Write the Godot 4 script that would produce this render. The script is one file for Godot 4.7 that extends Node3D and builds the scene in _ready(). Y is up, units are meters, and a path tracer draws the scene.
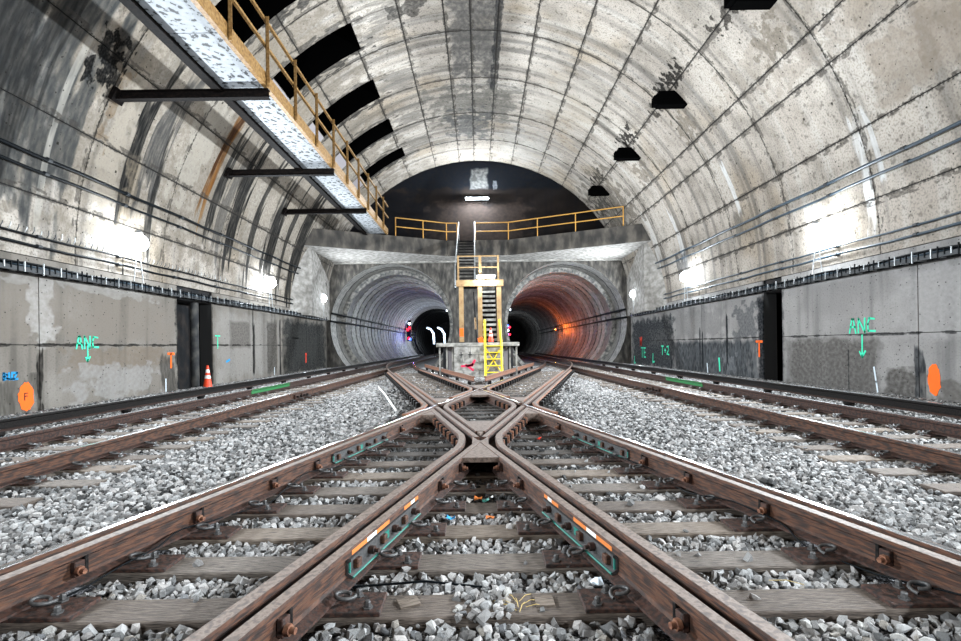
extends Node3D

# Underground rail hall with a scissors crossover in front of two bored tunnels.
# y = 0 is the top of the rails, -z runs down the hall, units are metres.

const H := 1.06            # height of the eye above the rail tops
const HALL_R := 9.1        # half width of the hall and radius of its vault
const SPRING := 3.0        # height at which the vault springs
const Z_END := 29.9        # depth of the end wall
const SLOPE := 0.241       # sideways run of the crossover tracks per metre of depth
const Z_X1 := 5.63         # depth where the two inner running rails cross
const Z_X2 := 12.27        # depth where the two outer running rails cross
const GD := 0.142          # guard rail centre beside running rail centre (along x)
const TIE_TOP := -0.19
const TUN_X := 5.2         # tunnel axis
const TUN_Y := 2.35

var M := {}
var taken := {}
var rng := RandomNumberGenerator.new()

# ---------------------------------------------------------------- geometry kit
class Geo:
	var v := PackedVector3Array()
	var n := PackedVector3Array()
	var t := PackedVector2Array()

	func tri(a: Vector3, b: Vector3, c: Vector3, ua := Vector2.ZERO, ub := Vector2.ZERO, uc := Vector2.ZERO) -> void:
		var nn := (b - a).cross(c - a).normalized()
		v.append(a); v.append(c); v.append(b)
		n.append(nn); n.append(nn); n.append(nn)
		t.append(ua); t.append(uc); t.append(ub)

	func trin(a: Vector3, b: Vector3, c: Vector3, na: Vector3, nb: Vector3, nc: Vector3) -> void:
		v.append(a); v.append(c); v.append(b)
		n.append(na); n.append(nc); n.append(nb)
		t.append(Vector2.ZERO); t.append(Vector2.ZERO); t.append(Vector2.ZERO)

	func quad(a: Vector3, b: Vector3, c: Vector3, d: Vector3, ua := Vector2.ZERO, ub := Vector2.ZERO, uc := Vector2.ZERO, ud := Vector2.ZERO) -> void:
		tri(a, b, c, ua, ub, uc)
		tri(a, c, d, ua, uc, ud)

	# chamfered box
	func box(c: Vector3, s: Vector3, bs := Basis(), ch := 0.0) -> void:
		var h := s * 0.5
		if ch <= 0.0:
			for ax in 3:
				for sg in [-1.0, 1.0]:
					var u := Vector3.ZERO; var w := Vector3.ZERO; var o := Vector3.ZERO
					o[ax] = sg * h[ax]
					u[(ax + 1) % 3] = h[(ax + 1) % 3] * sg
					w[(ax + 2) % 3] = h[(ax + 2) % 3]
					quad(c + bs * (o - u - w), c + bs * (o + u - w), c + bs * (o + u + w), c + bs * (o - u + w))
			return
		ch = minf(ch, minf(h.x, minf(h.y, h.z)) * 0.9)
		for ax in 3:
			for sg in [-1.0, 1.0]:
				var u := Vector3.ZERO; var w := Vector3.ZERO; var o := Vector3.ZERO
				o[ax] = sg * h[ax]
				u[(ax + 1) % 3] = (h[(ax + 1) % 3] - ch) * sg
				w[(ax + 2) % 3] = h[(ax + 2) % 3] - ch
				quad(c + bs * (o - u - w), c + bs * (o + u - w), c + bs * (o + u + w), c + bs * (o - u + w))
		for ax in 3:
			var i := (ax + 1) % 3; var j := (ax + 2) % 3
			for si in [-1.0, 1.0]:
				for sj in [-1.0, 1.0]:
					var p := Vector3.ZERO; var q := Vector3.ZERO
					p[i] = si * h[i]; p[j] = sj * (h[j] - ch)
					q[i] = si * (h[i] - ch); q[j] = sj * h[j]
					var e := Vector3.ZERO
					e[ax] = h[ax] - ch
					if si * sj > 0:
						quad(c + bs * (p - e), c + bs * (q - e), c + bs * (q + e), c + bs * (p + e))
					else:
						quad(c + bs * (p - e), c + bs * (p + e), c + bs * (q + e), c + bs * (q - e))
		for sx in [-1.0, 1.0]:
			for sy in [-1.0, 1.0]:
				for sz in [-1.0, 1.0]:
					var a := Vector3(sx * h.x, sy * (h.y - ch), sz * (h.z - ch))
					var b := Vector3(sx * (h.x - ch), sy * h.y, sz * (h.z - ch))
					var d := Vector3(sx * (h.x - ch), sy * (h.y - ch), sz * h.z)
					if sx * sy * sz > 0:
						tri(c + bs * a, c + bs * b, c + bs * d)
					else:
						tri(c + bs * a, c + bs * d, c + bs * b)

	# round bar through points, smooth, capped
	func tube(pts: Array, r: float, sides := 8, r1 := -1.0) -> void:
		var rings := []
		var m := pts.size()
		var side := Vector3.ZERO
		for k in m:
			var d: Vector3 = (pts[mini(k + 1, m - 1)] - pts[maxi(k - 1, 0)]).normalized()
			if side == Vector3.ZERO:
				side = d.cross(Vector3.UP if absf(d.y) < 0.95 else Vector3.RIGHT).normalized()
			side = (side - d * side.dot(d)).normalized()
			var up := side.cross(d).normalized()
			var rr := r if r1 < 0.0 else lerpf(r, r1, float(k) / (m - 1))
			var ring := []
			for q in sides:
				var a := TAU * q / sides
				var nn := side * cos(a) + up * sin(a)
				ring.append([pts[k] + nn * rr, nn])
			rings.append(ring)
		for k in m - 1:
			for q in sides:
				var a: Array = rings[k][q]; var b: Array = rings[k][(q + 1) % sides]
				var c: Array = rings[k + 1][(q + 1) % sides]; var d: Array = rings[k + 1][q]
				trin(a[0], c[0], b[0], a[1], c[1], b[1])
				trin(a[0], d[0], c[0], a[1], d[1], c[1])
		for q in sides:
			tri(pts[0], rings[0][q][0], rings[0][(q + 1) % sides][0])
			tri(pts[m - 1], rings[m - 1][(q + 1) % sides][0], rings[m - 1][q][0])

	# prism of a 2-D outline (counter-clockwise, x to the right of travel, y up) along a level path, mitred
	func sweep(prof: Array, pts: Array, caps := true) -> void:
		var m := pts.size(); var np := prof.size()
		var rows := []
		for k in m:
			var d0: Vector3 = (pts[k] - pts[maxi(k - 1, 0)]).normalized() if k > 0 else (pts[1] - pts[0]).normalized()
			var d1: Vector3 = (pts[mini(k + 1, m - 1)] - pts[k]).normalized() if k < m - 1 else d0
			var d := (d0 + d1).normalized()
			var right := d.cross(Vector3.UP).normalized() / maxf(0.3, d.dot(d0))
			var row := []
			for p in prof:
				row.append(pts[k] + right * p.x + Vector3.UP * p.y)
			rows.append(row)
		var len_at := 0.0
		for k in m - 1:
			var l1: float = len_at + (pts[k + 1] - pts[k]).length()
			var acc := 0.0
			for q in np:
				var r := (q + 1) % np
				var acc1: float = acc + (prof[r] - prof[q]).length()
				quad(rows[k][q], rows[k + 1][q], rows[k + 1][r], rows[k][r], Vector2(len_at, acc), Vector2(l1, acc), Vector2(l1, acc1), Vector2(len_at, acc1))
				acc = acc1
			len_at = l1
		if caps:
			var flat := PackedVector2Array(prof)
			var ix := Geometry2D.triangulate_polygon(flat)
			for q in range(0, ix.size(), 3):
				var i := ix[q]; var j := ix[q + 1]; var l := ix[q + 2]
				var ccw: bool = (flat[j] - flat[i]).cross(flat[l] - flat[i]) > 0.0
				if not ccw:
					var sw := j; j = l; l = sw
				tri(rows[0][i], rows[0][j], rows[0][l])
				tri(rows[m - 1][i], rows[m - 1][l], rows[m - 1][j])

	# turned shape: profile of (radius, height), around the y axis at c
	func lathe(c: Vector3, prof: Array, sides := 16, bs := Basis()) -> void:
		for k in prof.size() - 1:
			for q in sides:
				var a0 := TAU * q / sides; var a1 := TAU * (q + 1) / sides
				var p0: Vector2 = prof[k]; var p1: Vector2 = prof[k + 1]
				var a := c + bs * Vector3(cos(a0) * p0.x, p0.y, -sin(a0) * p0.x)
				var b := c + bs * Vector3(cos(a1) * p0.x, p0.y, -sin(a1) * p0.x)
				var d := c + bs * Vector3(cos(a1) * p1.x, p1.y, -sin(a1) * p1.x)
				var e := c + bs * Vector3(cos(a0) * p1.x, p1.y, -sin(a0) * p1.x)
				if p0.x < 0.0001:
					tri(a, d, e)
				elif p1.x < 0.0001:
					tri(a, b, d)
				else:
					quad(a, b, d, e)

	# flat plate: outline in (x, depth), extruded from y0 up to y1
	func plate(outline: Array, y0: float, y1: float) -> void:
		var flat := PackedVector2Array(outline)
		var ix := Geometry2D.triangulate_polygon(flat)
		var cw := Geometry2D.is_polygon_clockwise(flat)
		for q in range(0, ix.size(), 3):
			var p := [flat[ix[q]], flat[ix[q + 1]], flat[ix[q + 2]]]
			if (p[1] - p[0]).cross(p[2] - p[0]) < 0.0:
				var sw = p[1]; p[1] = p[2]; p[2] = sw
			tri(Vector3(p[0].x, y1, -p[0].y), Vector3(p[1].x, y1, -p[1].y), Vector3(p[2].x, y1, -p[2].y))
			tri(Vector3(p[0].x, y0, -p[0].y), Vector3(p[2].x, y0, -p[2].y), Vector3(p[1].x, y0, -p[1].y))
		for k in flat.size():
			var a := flat[k]; var b := flat[(k + 1) % flat.size()]
			if cw:
				var sw := a; a = b; b = sw
			quad(Vector3(a.x, y0, -a.y), Vector3(b.x, y0, -b.y), Vector3(b.x, y1, -b.y), Vector3(a.x, y1, -a.y))

	func mesh(mat: Material) -> ArrayMesh:
		var arr := []
		arr.resize(Mesh.ARRAY_MAX)
		arr[Mesh.ARRAY_VERTEX] = v
		arr[Mesh.ARRAY_NORMAL] = n
		arr[Mesh.ARRAY_TEX_UV] = t
		var am := ArrayMesh.new()
		am.add_surface_from_arrays(Mesh.PRIMITIVE_TRIANGLES, arr)
		am.surface_set_material(0, mat)
		return am

# ---------------------------------------------------------------- naming kit
func numbered(called: String) -> String:
	var k: int = taken.get(called, 0)
	taken[called] = k + 1
	return called if k == 0 else "%s_%03d" % [called, k]

func tag(o: Node3D, label: String, category: String, group := "", kind := "") -> Node3D:
	o.set_meta("label", label)
	o.set_meta("category", category)
	if group: o.set_meta("group", group)
	if kind: o.set_meta("kind", kind)
	return o

func thing(called: String, label: String, category: String, at := Vector3.ZERO, group := "", kind := "") -> Node3D:
	var o := Node3D.new()
	o.name = numbered(called)
	add_child(o)
	o.position = at
	return tag(o, label, category, group, kind)

func put(parent: Node3D, called: String, g: Geo, mat: Material, label := "") -> MeshInstance3D:
	return put_mesh(parent, called, g.mesh(mat), Transform3D(), label)

func put_mesh(parent: Node3D, called: String, m: Mesh, at := Transform3D(), label := "") -> MeshInstance3D:
	var o := MeshInstance3D.new()
	o.name = numbered(called) if parent == self else called
	o.mesh = m
	parent.add_child(o, true)
	o.transform = at
	if label: o.set_meta("label", label)
	return o

# ---------------------------------------------------------------- materials
func ntex(sd: int, freq: float, cols: Array, offs: Array, size := 512, oct := 4) -> NoiseTexture2D:
	var fn := FastNoiseLite.new()
	fn.seed = sd
	fn.noise_type = FastNoiseLite.TYPE_SIMPLEX_SMOOTH
	fn.frequency = freq
	fn.fractal_octaves = oct
	var nt := NoiseTexture2D.new()
	nt.width = size; nt.height = size
	nt.seamless = true
	nt.noise = fn
	if cols.size():
		var g := Gradient.new()
		g.offsets = PackedFloat32Array(offs)
		g.colors = PackedColorArray(cols)
		nt.color_ramp = g
	return nt

func mat(called: String, col: Color, rough := 0.8, metal := 0.0) -> StandardMaterial3D:
	var m := StandardMaterial3D.new()
	m.resource_name = called
	m.albedo_color = col
	m.roughness = rough
	m.metallic = metal
	M[called] = m
	return m

func grained(called: String, sd: int, freq: float, cols: Array, offs: Array, scale: Vector3, rough := 0.85, metal := 0.0, bump := 0.0, oct := 4) -> StandardMaterial3D:
	var m := mat(called, Color.WHITE, rough, metal)
	m.albedo_texture = ntex(sd, freq, cols, offs, 512, oct)
	m.uv1_triplanar = true
	m.uv1_scale = scale
	if bump > 0.0:
		m.heightmap_enabled = true
		m.heightmap_texture = grain_tex
		m.heightmap_scale = bump
	return m

var grain_tex: NoiseTexture2D

func make_materials() -> void:
	grain_tex = ntex(77, 0.03, [], [], 512, 5)
	grained("rust", 3, 0.012, [Color("120d0b"), Color("2e1d15"), Color("45291b"), Color("5b3824"), Color("3a3029")], [0.0, 0.38, 0.52, 0.66, 1.0], Vector3(5.0, 6.0, 0.9), 0.78, 0.1, 0.25)
	grained("rust_dark", 8, 0.02, [Color("120e0d"), Color("2a1c17"), Color("46291e"), Color("3a332f")], [0.0, 0.42, 0.6, 1.0], Vector3(2, 2, 2), 0.8, 0.1, 0.3)
	grained("rust_pale", 9, 0.02, [Color("43291e"), Color("68412f"), Color("83573f"), Color("77604f")], [0.0, 0.4, 0.6, 1.0], Vector3(1.5, 3, 1.5), 0.8, 0.1, 0.2)
	grained("rail_top", 12, 0.02, [Color("3a2f29"), Color("5a4a40"), Color("706157"), Color("503d32")], [0.0, 0.4, 0.6, 1.0], Vector3(2.0, 2.0, 2.0), 0.62, 0.1)
	mat("polished", Color(0.78, 0.79, 0.8), 0.2, 1.0)
	grained("black_iron", 14, 0.03, [Color("0b0b0c"), Color("1c1a19"), Color("2d2624")], [0.0, 0.5, 1.0], Vector3(2, 2, 2), 0.6, 0.3, 0.2)
	grained("clip_iron", 15, 0.03, [Color("2a2a2b"), Color("454444"), Color("5c5754")], [0.0, 0.5, 1.0], Vector3(3, 3, 3), 0.5, 0.0)
	grained("beam_iron", 16, 0.02, [Color("060505"), Color("0e0b0a"), Color("1f1713")], [0.0, 0.55, 1.0], Vector3(1, 1, 1), 0.7, 0.0, 0.2)
	M.beam_iron.metallic_specular = 0.15
	M.black_iron.metallic_specular = 0.25
	grained("concrete", 20, 0.012, [Color("55534f"), Color("8a8781"), Color("a5a19a"), Color("bdb9b2")], [0.0, 0.4, 0.6, 1.0], Vector3(0.35, 0.35, 0.35), 0.9, 0.0, 0.4, 6)
	grained("concrete_dark", 21, 0.012, [Color("15171a"), Color("2c2d2f"), Color("484643"), Color("6d6963")], [0.0, 0.42, 0.62, 1.0], Vector3(0.3, 0.3, 0.3), 0.85, 0.0, 0.4, 6)
	grained("concrete_black", 22, 0.012, [Color("07090c"), Color("14161a"), Color("231f1e"), Color("3a3230")], [0.0, 0.42, 0.62, 1.0], Vector3(0.3, 0.3, 0.3), 0.85, 0.0, 0.4, 6)
	grained("concrete_pale", 23, 0.015, [Color("66635f"), Color("8b8781"), Color("9d9994"), Color("b5b2ad")], [0.0, 0.4, 0.6, 1.0], Vector3(0.4, 0.4, 0.4), 0.9, 0.0, 0.3, 6)
	grained("concrete_portal", 24, 0.012, [Color("1a1918"), Color("36332f"), Color("47433e"), Color("6e6962")], [0.0, 0.35, 0.6, 1.0], Vector3(0.5, 0.18, 0.5), 0.85, 0.0, 0.4, 6)
	grained("fascia", 25, 0.012, [Color("121211"), Color("262320"), Color("433e38"), Color("6a635a")], [0.0, 0.35, 0.6, 1.0], Vector3(0.3, 0.12, 0.3), 0.85, 0.0, 0.4, 6)
	for k in 3:
		grained("lining_%d" % k, 26 + k, 0.012, [[Color("3c3d3f"), Color("7b7975"), Color("96938e"), Color("b3b0ab")], [Color("2c2d30"), Color("66645f"), Color("837f79"), Color("a5a19b")], [Color("222427"), Color("4b4946"), Color("6e6a65"), Color("8f8b86")]][k], [0.0, 0.42, 0.62, 1.0], Vector3(0.5, 0.5, 0.9), 0.5, 0.0, 0.5, 5)
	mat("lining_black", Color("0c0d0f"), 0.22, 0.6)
	mat("joint_dirt", Color("1d1c1b"), 0.95)
	mat("void_black", Color("030303"), 1.0).metallic_specular = 0.05
	grained("yellow_paint", 30, 0.02, [Color("4a3218"), Color("7d5b2e"), Color("8b6b3d"), Color("997c52")], [0.0, 0.35, 0.6, 1.0], Vector3(1, 1, 1), 0.55)
	grained("tan_paint", 31, 0.02, [Color("6a5033"), Color("94734b"), Color("a1845b"), Color("ad916b")], [0.0, 0.2, 0.7, 1.0], Vector3(0.3, 0.3, 0.3), 0.55)
	mat("ladder_yellow", Color("efd11c"), 0.5)
	mat("railing_yellow", Color("b5853a"), 0.5)
	mat("galvanised", Color("b9bcbe"), 0.4, 0.7)
	mat("cable_black", Color("0b0f12"), 0.45)
	mat("cable_grey", Color("2e3d48"), 0.4)
	M.cable_black.metallic_specular = 0.2
	mat("pale_pvc", Color("c9c7c2"), 0.5)
	mat("tray_steel", Color("26292c"), 0.5)
	mat("teal_paint", Color("1d6b5f"), 0.5)
	mat("orange_paint", Color("c26d2c"), 0.65)
	mat("white_paint", Color("d5d2cb"), 0.65)
	mat("spray_orange", Color("ff6a12"), 0.8)
	mat("spray_red", Color("e8432a"), 0.8)
	mat("spray_pink", Color("e62c55"), 0.8)
	mat("spray_green", Color("3fe0b0"), 0.8)
	mat("spray_blue", Color("1c8fc9"), 0.8)
	mat("spray_white", Color("d8e2ea"), 0.8)
	mat("ink", Color("1c1a1a"), 0.8)
	mat("cone_orange", Color("e9451a"), 0.5)
	mat("cone_white", Color("e4e4e2"), 0.35)
	mat("cone_base", Color("2a1a1a"), 0.7)
	mat("green_paint", Color("146b34"), 0.55)
	mat("grey_sheet", Color("8d8789"), 0.6)
	mat("straw", Color("b39a5f"), 0.8)
	# painted walkway underside, white paint flaking off dark steel
	grained("flaked_white", 33, 0.014, [Color("15171a"), Color("2a2c2e"), Color("86898d"), Color("999c9f")], [0.0, 0.31, 0.33, 1.0], Vector3(0.7, 0.7, 0.7), 0.7, 0.0, 0.3, 5)
	for k in 3:
		var w := grained("tie_wood_%d" % k, 40 + k, 0.02, [[Color("1d1917"), Color("554c45"), Color("675e56"), Color("7e756c")], [Color("231d19"), Color("5f5348"), Color("72665b"), Color("877c70")], [Color("1b1714"), Color("4a4039"), Color("5d5249"), Color("736860")]][k], [0.0, 0.35, 0.65, 1.0], Vector3(0.9, 9.0, 9.0), 0.88, 0.0, 0.5)
		w.uv1_offset = Vector3(0.37 * k, 0.21 * k, 0.0)
	grained("tie_wood_oily", 44, 0.02, [Color("0f0d0b"), Color("2c2621"), Color("3d352e"), Color("544b43")], [0.0, 0.35, 0.65, 1.0], Vector3(0.9, 9.0, 9.0), 0.75, 0.0, 0.5)
	var st := grained("stone", 50, 0.02, [Color("8f8d8b"), Color("e6e5e4"), Color("ffffff")], [0.0, 0.45, 1.0], Vector3(6, 6, 6), 0.9, 0.0, 0.1)
	st.vertex_color_use_as_albedo = true
	grained("ballast_bed", 51, 0.09, [Color("101113"), Color("3b3b3b"), Color("77757a"), Color("b1afad")], [0.0, 0.38, 0.58, 1.0], Vector3(1.4, 1.4, 1.4), 0.95, 0.0, 2.0, 3)
	M.ballast_bed.uv1_world_triplanar = true
	for k in 5:
		grained("stone_%d" % k, 55 + k, 0.03, [[Color("6a6866"), Color("8f8c88")], [Color("8b8986"), Color("b4b1ac")], [Color("56575a"), Color("7c7c7d")], [Color("9c9a97"), Color("c9c7c3")], [Color("75706a"), Color("a09990")]][k], [0.2, 0.8], Vector3(5, 5, 5), 0.9, 0.0, 0.15)

func lamp_mat(called: String, col: Color, energy: float) -> StandardMaterial3D:
	var m := mat(called, col, 0.4)
	m.emission_enabled = true
	m.emission = col
	m.emission_energy_multiplier = energy
	return m

# ---------------------------------------------------------------- painted surfaces
# A picture of a concrete skin: x runs along the hall (metres of depth), y over the skin (any unit).
class SurfacePaint:
	var im: Image
	var w: int
	var h: int
	var z0: float
	var z1: float
	var s0: float
	var s1: float
	var fn := FastNoiseLite.new()

	func _init(ww: int, hh: int, za: float, zb: float, sa: float, sb: float, base: Color, sd: int) -> void:
		w = ww; h = hh; z0 = za; z1 = zb; s0 = sa; s1 = sb
		im = Image.create(w, h, false, Image.FORMAT_RGBA8)
		im.fill(base)
		fn.seed = sd
		fn.frequency = 0.02
		fn.fractal_octaves = 4

	# noise laid over everything: fx, fy squeeze it into streaks
	func cloud(sd: int, nx: int, ny: int, freq: float, lo: float, hi: float, col: Color, alpha: float) -> void:
		var f := FastNoiseLite.new()
		f.seed = sd
		f.frequency = freq
		f.fractal_octaves = 5
		var src := f.get_image(nx, ny, false, false, false)
		var by := src.get_data()
		var out := PackedByteArray()
		out.resize(nx * ny * 4)
		var r8 := int(col.r * 255); var g8 := int(col.g * 255); var b8 := int(col.b * 255)
		for k in nx * ny:
			var a := smoothstep(lo, hi, by[k] / 255.0) * alpha
			out[k * 4] = r8; out[k * 4 + 1] = g8; out[k * 4 + 2] = b8; out[k * 4 + 3] = int(a * 255)
		var layer := Image.create_from_data(nx, ny, false, Image.FORMAT_RGBA8, out)
		layer.resize(w, h, Image.INTERPOLATE_CUBIC)
		im.blend_rect(layer, Rect2i(0, 0, w, h), Vector2i.ZERO)

	# one stain with a ragged outline; ax, ay are the noise's grain along and over the skin
	func stain(za: float, zb: float, sa: float, sb: float, col: Color, alpha: float, rag := 0.5, ax := 1.0, ay := 1.0) -> void:
		var x0 := clampi(int((za - z0) / (z1 - z0) * w), 0, w - 1); var x1 := clampi(int((zb - z0) / (z1 - z0) * w), 0, w)
		var y0 := clampi(int((sa - s0) / (s1 - s0) * h), 0, h - 1); var y1 := clampi(int((sb - s0) / (s1 - s0) * h), 0, h)
		for y in range(y0, y1):
			var q := absf((y + 0.5 - y0) / maxf(1.0, y1 - y0) * 2.0 - 1.0)
			for x in range(x0, x1):
				var p := absf((x + 0.5 - x0) / maxf(1.0, x1 - x0) * 2.0 - 1.0)
				var e := 1.0 - maxf(p, q)
				var k := e + fn.get_noise_2d(x * ax, y * ay) * rag * 1.6 - rag * 0.35
				if k > 0.02:
					var a := alpha * clampf(k * 5.0, 0.0, 1.0) * (0.86 + 0.5 * fn.get_noise_2d(x * 4.3 * ax + 50.0, y * 4.3 * ay))
					im.set_pixel(x, y, im.get_pixel(x, y).lerp(col, clampf(a, 0.0, 1.0)))

	func pits(r: RandomNumberGenerator, count: int, col: Color, most := 2) -> void:
		for k in count:
			var x := r.randi_range(0, w - 3); var y := r.randi_range(0, h - 3)
			var s := r.randi_range(1, most)
			for i in s:
				for j in s:
					im.set_pixel(x + i, y + j, im.get_pixel(x + i, y + j).lerp(col, r.randf_range(0.4, 0.9)))

	func material(called: String, rough: float) -> StandardMaterial3D:
		var m := StandardMaterial3D.new()
		m.resource_name = called
		m.albedo_texture = ImageTexture.create_from_image(im)
		m.roughness = rough
		m.metallic_specular = 0.2
		m.texture_repeat = true
		return m

	func uv(z: float, s: float) -> Vector2:
		return Vector2((z - z0) / (z1 - z0), (s - s0) / (s1 - s0))

# ---------------------------------------------------------------- entry
func _ready() -> void:
	rng.seed = 20240611
	var cam := Camera3D.new()
	cam.name = "camera"
	add_child(cam)
	cam.position = Vector3(0, H, 0)
	cam.rotation_degrees = Vector3(0, 0, -0.8)
	cam.projection = Camera3D.PROJECTION_FRUSTUM
	cam.near = 0.05
	cam.far = 300.0
	cam.size = 0.05 * 641.0 / 500.0
	cam.frustum_offset = Vector2(1.5, 25.0) / 500.0 * 0.05
	cam.current = true
	var we := WorldEnvironment.new()
	we.name = "environment"
	var env := Environment.new()
	env.background_mode = Environment.BG_COLOR
	env.background_color = Color.BLACK
	env.tonemap_mode = Environment.TONE_MAPPER_LINEAR
	env.tonemap_exposure = 0.82
	env.sdfgi_enabled = true
	env.ssao_enabled = true
	env.ssil_enabled = true
	we.environment = env
	add_child(we)

	make_materials()
	build_floor()
	build_vault()
	build_side_walls()
	build_end_wall()
	build_tunnels()
	build_mezzanine()
	build_walkway()
	build_side_tracks()
	build_crossover()
	build_ties()
	build_ballast()
	build_cables()
	build_wall_lamps()
	build_stair_tower()
	build_signals()
	build_small_things()

# ---------------------------------------------------------------- the shell
func build_floor() -> void:
	var f := thing("floor", "grey crushed stone ballast bed covering the whole hall floor", "ballast", Vector3.ZERO, "", "structure")
	var g := Geo.new()
	var x0 := -9.4; var x1 := 9.4
	g.box(Vector3(0, -0.45, 2.0), Vector3(x1 - x0, 0.36, 64.4))
	put(f, "bed", g, M.ballast_bed)
	floor_node = f

var floor_node: Node3D

func arc(ang: float, r := HALL_R) -> Vector2:
	var a := deg_to_rad(ang)
	return Vector2(cos(a) * r, SPRING + sin(a) * r)

# one curved slab of the vault between two depths and two angles, with edges that turn back into the joints
func vault_panel(parent: Node3D, za: float, zb: float, aa: float, ab: float, skin: SurfacePaint, m: Material) -> void:
	var g := Geo.new()
	var gap := 0.011
	var ga := rad_to_deg(gap / HALL_R)
	za += gap; zb -= gap; aa += ga; ab -= ga
	var n := maxi(1, int(ceil((ab - aa) / 2.6)))
	for k in n:
		var t0 := lerpf(aa, ab, float(k) / n); var t1 := lerpf(aa, ab, float(k + 1) / n)
		var p0 := arc(t0); var p1 := arc(t1)
		var a := Vector3(p0.x, p0.y, -za); var b := Vector3(p1.x, p1.y, -za); var c := Vector3(p1.x, p1.y, -zb); var d := Vector3(p0.x, p0.y, -zb)
		var n0 := Vector3(-cos(deg_to_rad(t0)), -sin(deg_to_rad(t0)), 0); var n1 := Vector3(-cos(deg_to_rad(t1)), -sin(deg_to_rad(t1)), 0)
		g.v.append_array([a, c, b, a, d, c])
		g.n.append_array([n0, n1, n1, n0, n0, n1])
		var ua := skin.uv(za, t0); var ub := skin.uv(za, t1); var uc := skin.uv(zb, t1); var ud := skin.uv(zb, t0)
		g.t.append_array([ua, uc, ub, ua, ud, uc])
		var q0 := arc(t0, HALL_R + 0.05); var q1 := arc(t1, HALL_R + 0.05)
		g.quad(a, b, Vector3(q1.x, q1.y, -za), Vector3(q0.x, q0.y, -za), ua, ub, ub, ua)
		g.quad(c, d, Vector3(q0.x, q0.y, -zb), Vector3(q1.x, q1.y, -zb), uc, ud, ud, uc)
	for e in [aa, ab]:
		var p := arc(e); var q := arc(e, HALL_R + 0.05)
		var u0 := skin.uv(za, e); var u1 := skin.uv(zb, e)
		if e == ab:
			g.quad(Vector3(p.x, p.y, -za), Vector3(p.x, p.y, -zb), Vector3(q.x, q.y, -zb), Vector3(q.x, q.y, -za), u0, u1, u1, u0)
		else:
			g.quad(Vector3(p.x, p.y, -zb), Vector3(p.x, p.y, -za), Vector3(q.x, q.y, -za), Vector3(q.x, q.y, -zb), u1, u0, u0, u1)
	put(parent, "panel", g, m)

const RINGS := [2.0, 5.1, 8.2, 11.3, 14.4, 17.5, 20.6, 23.7, 26.8, 29.9]
const LONGS := [0.0, 8.0, 18.0, 28.4, 33.7, 45.0, 56.0, 66.2, 76.8, 85.0, 90.9, 96.4, 105.5, 116.0, 127.0, 138.0, 150.0, 161.7, 172.0, 180.0]
# openings of the vault: depth from, to, angle from, to
const HOLES := [[12.3, 13.8, 114.0, 135.5], [15.67, 17.05, 115.3, 134.0], [19.0, 20.4, 115.3, 133.0], [22.3, 23.62, 115.3, 132.0], [25.6, 26.72, 114.7, 131.0]]

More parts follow.
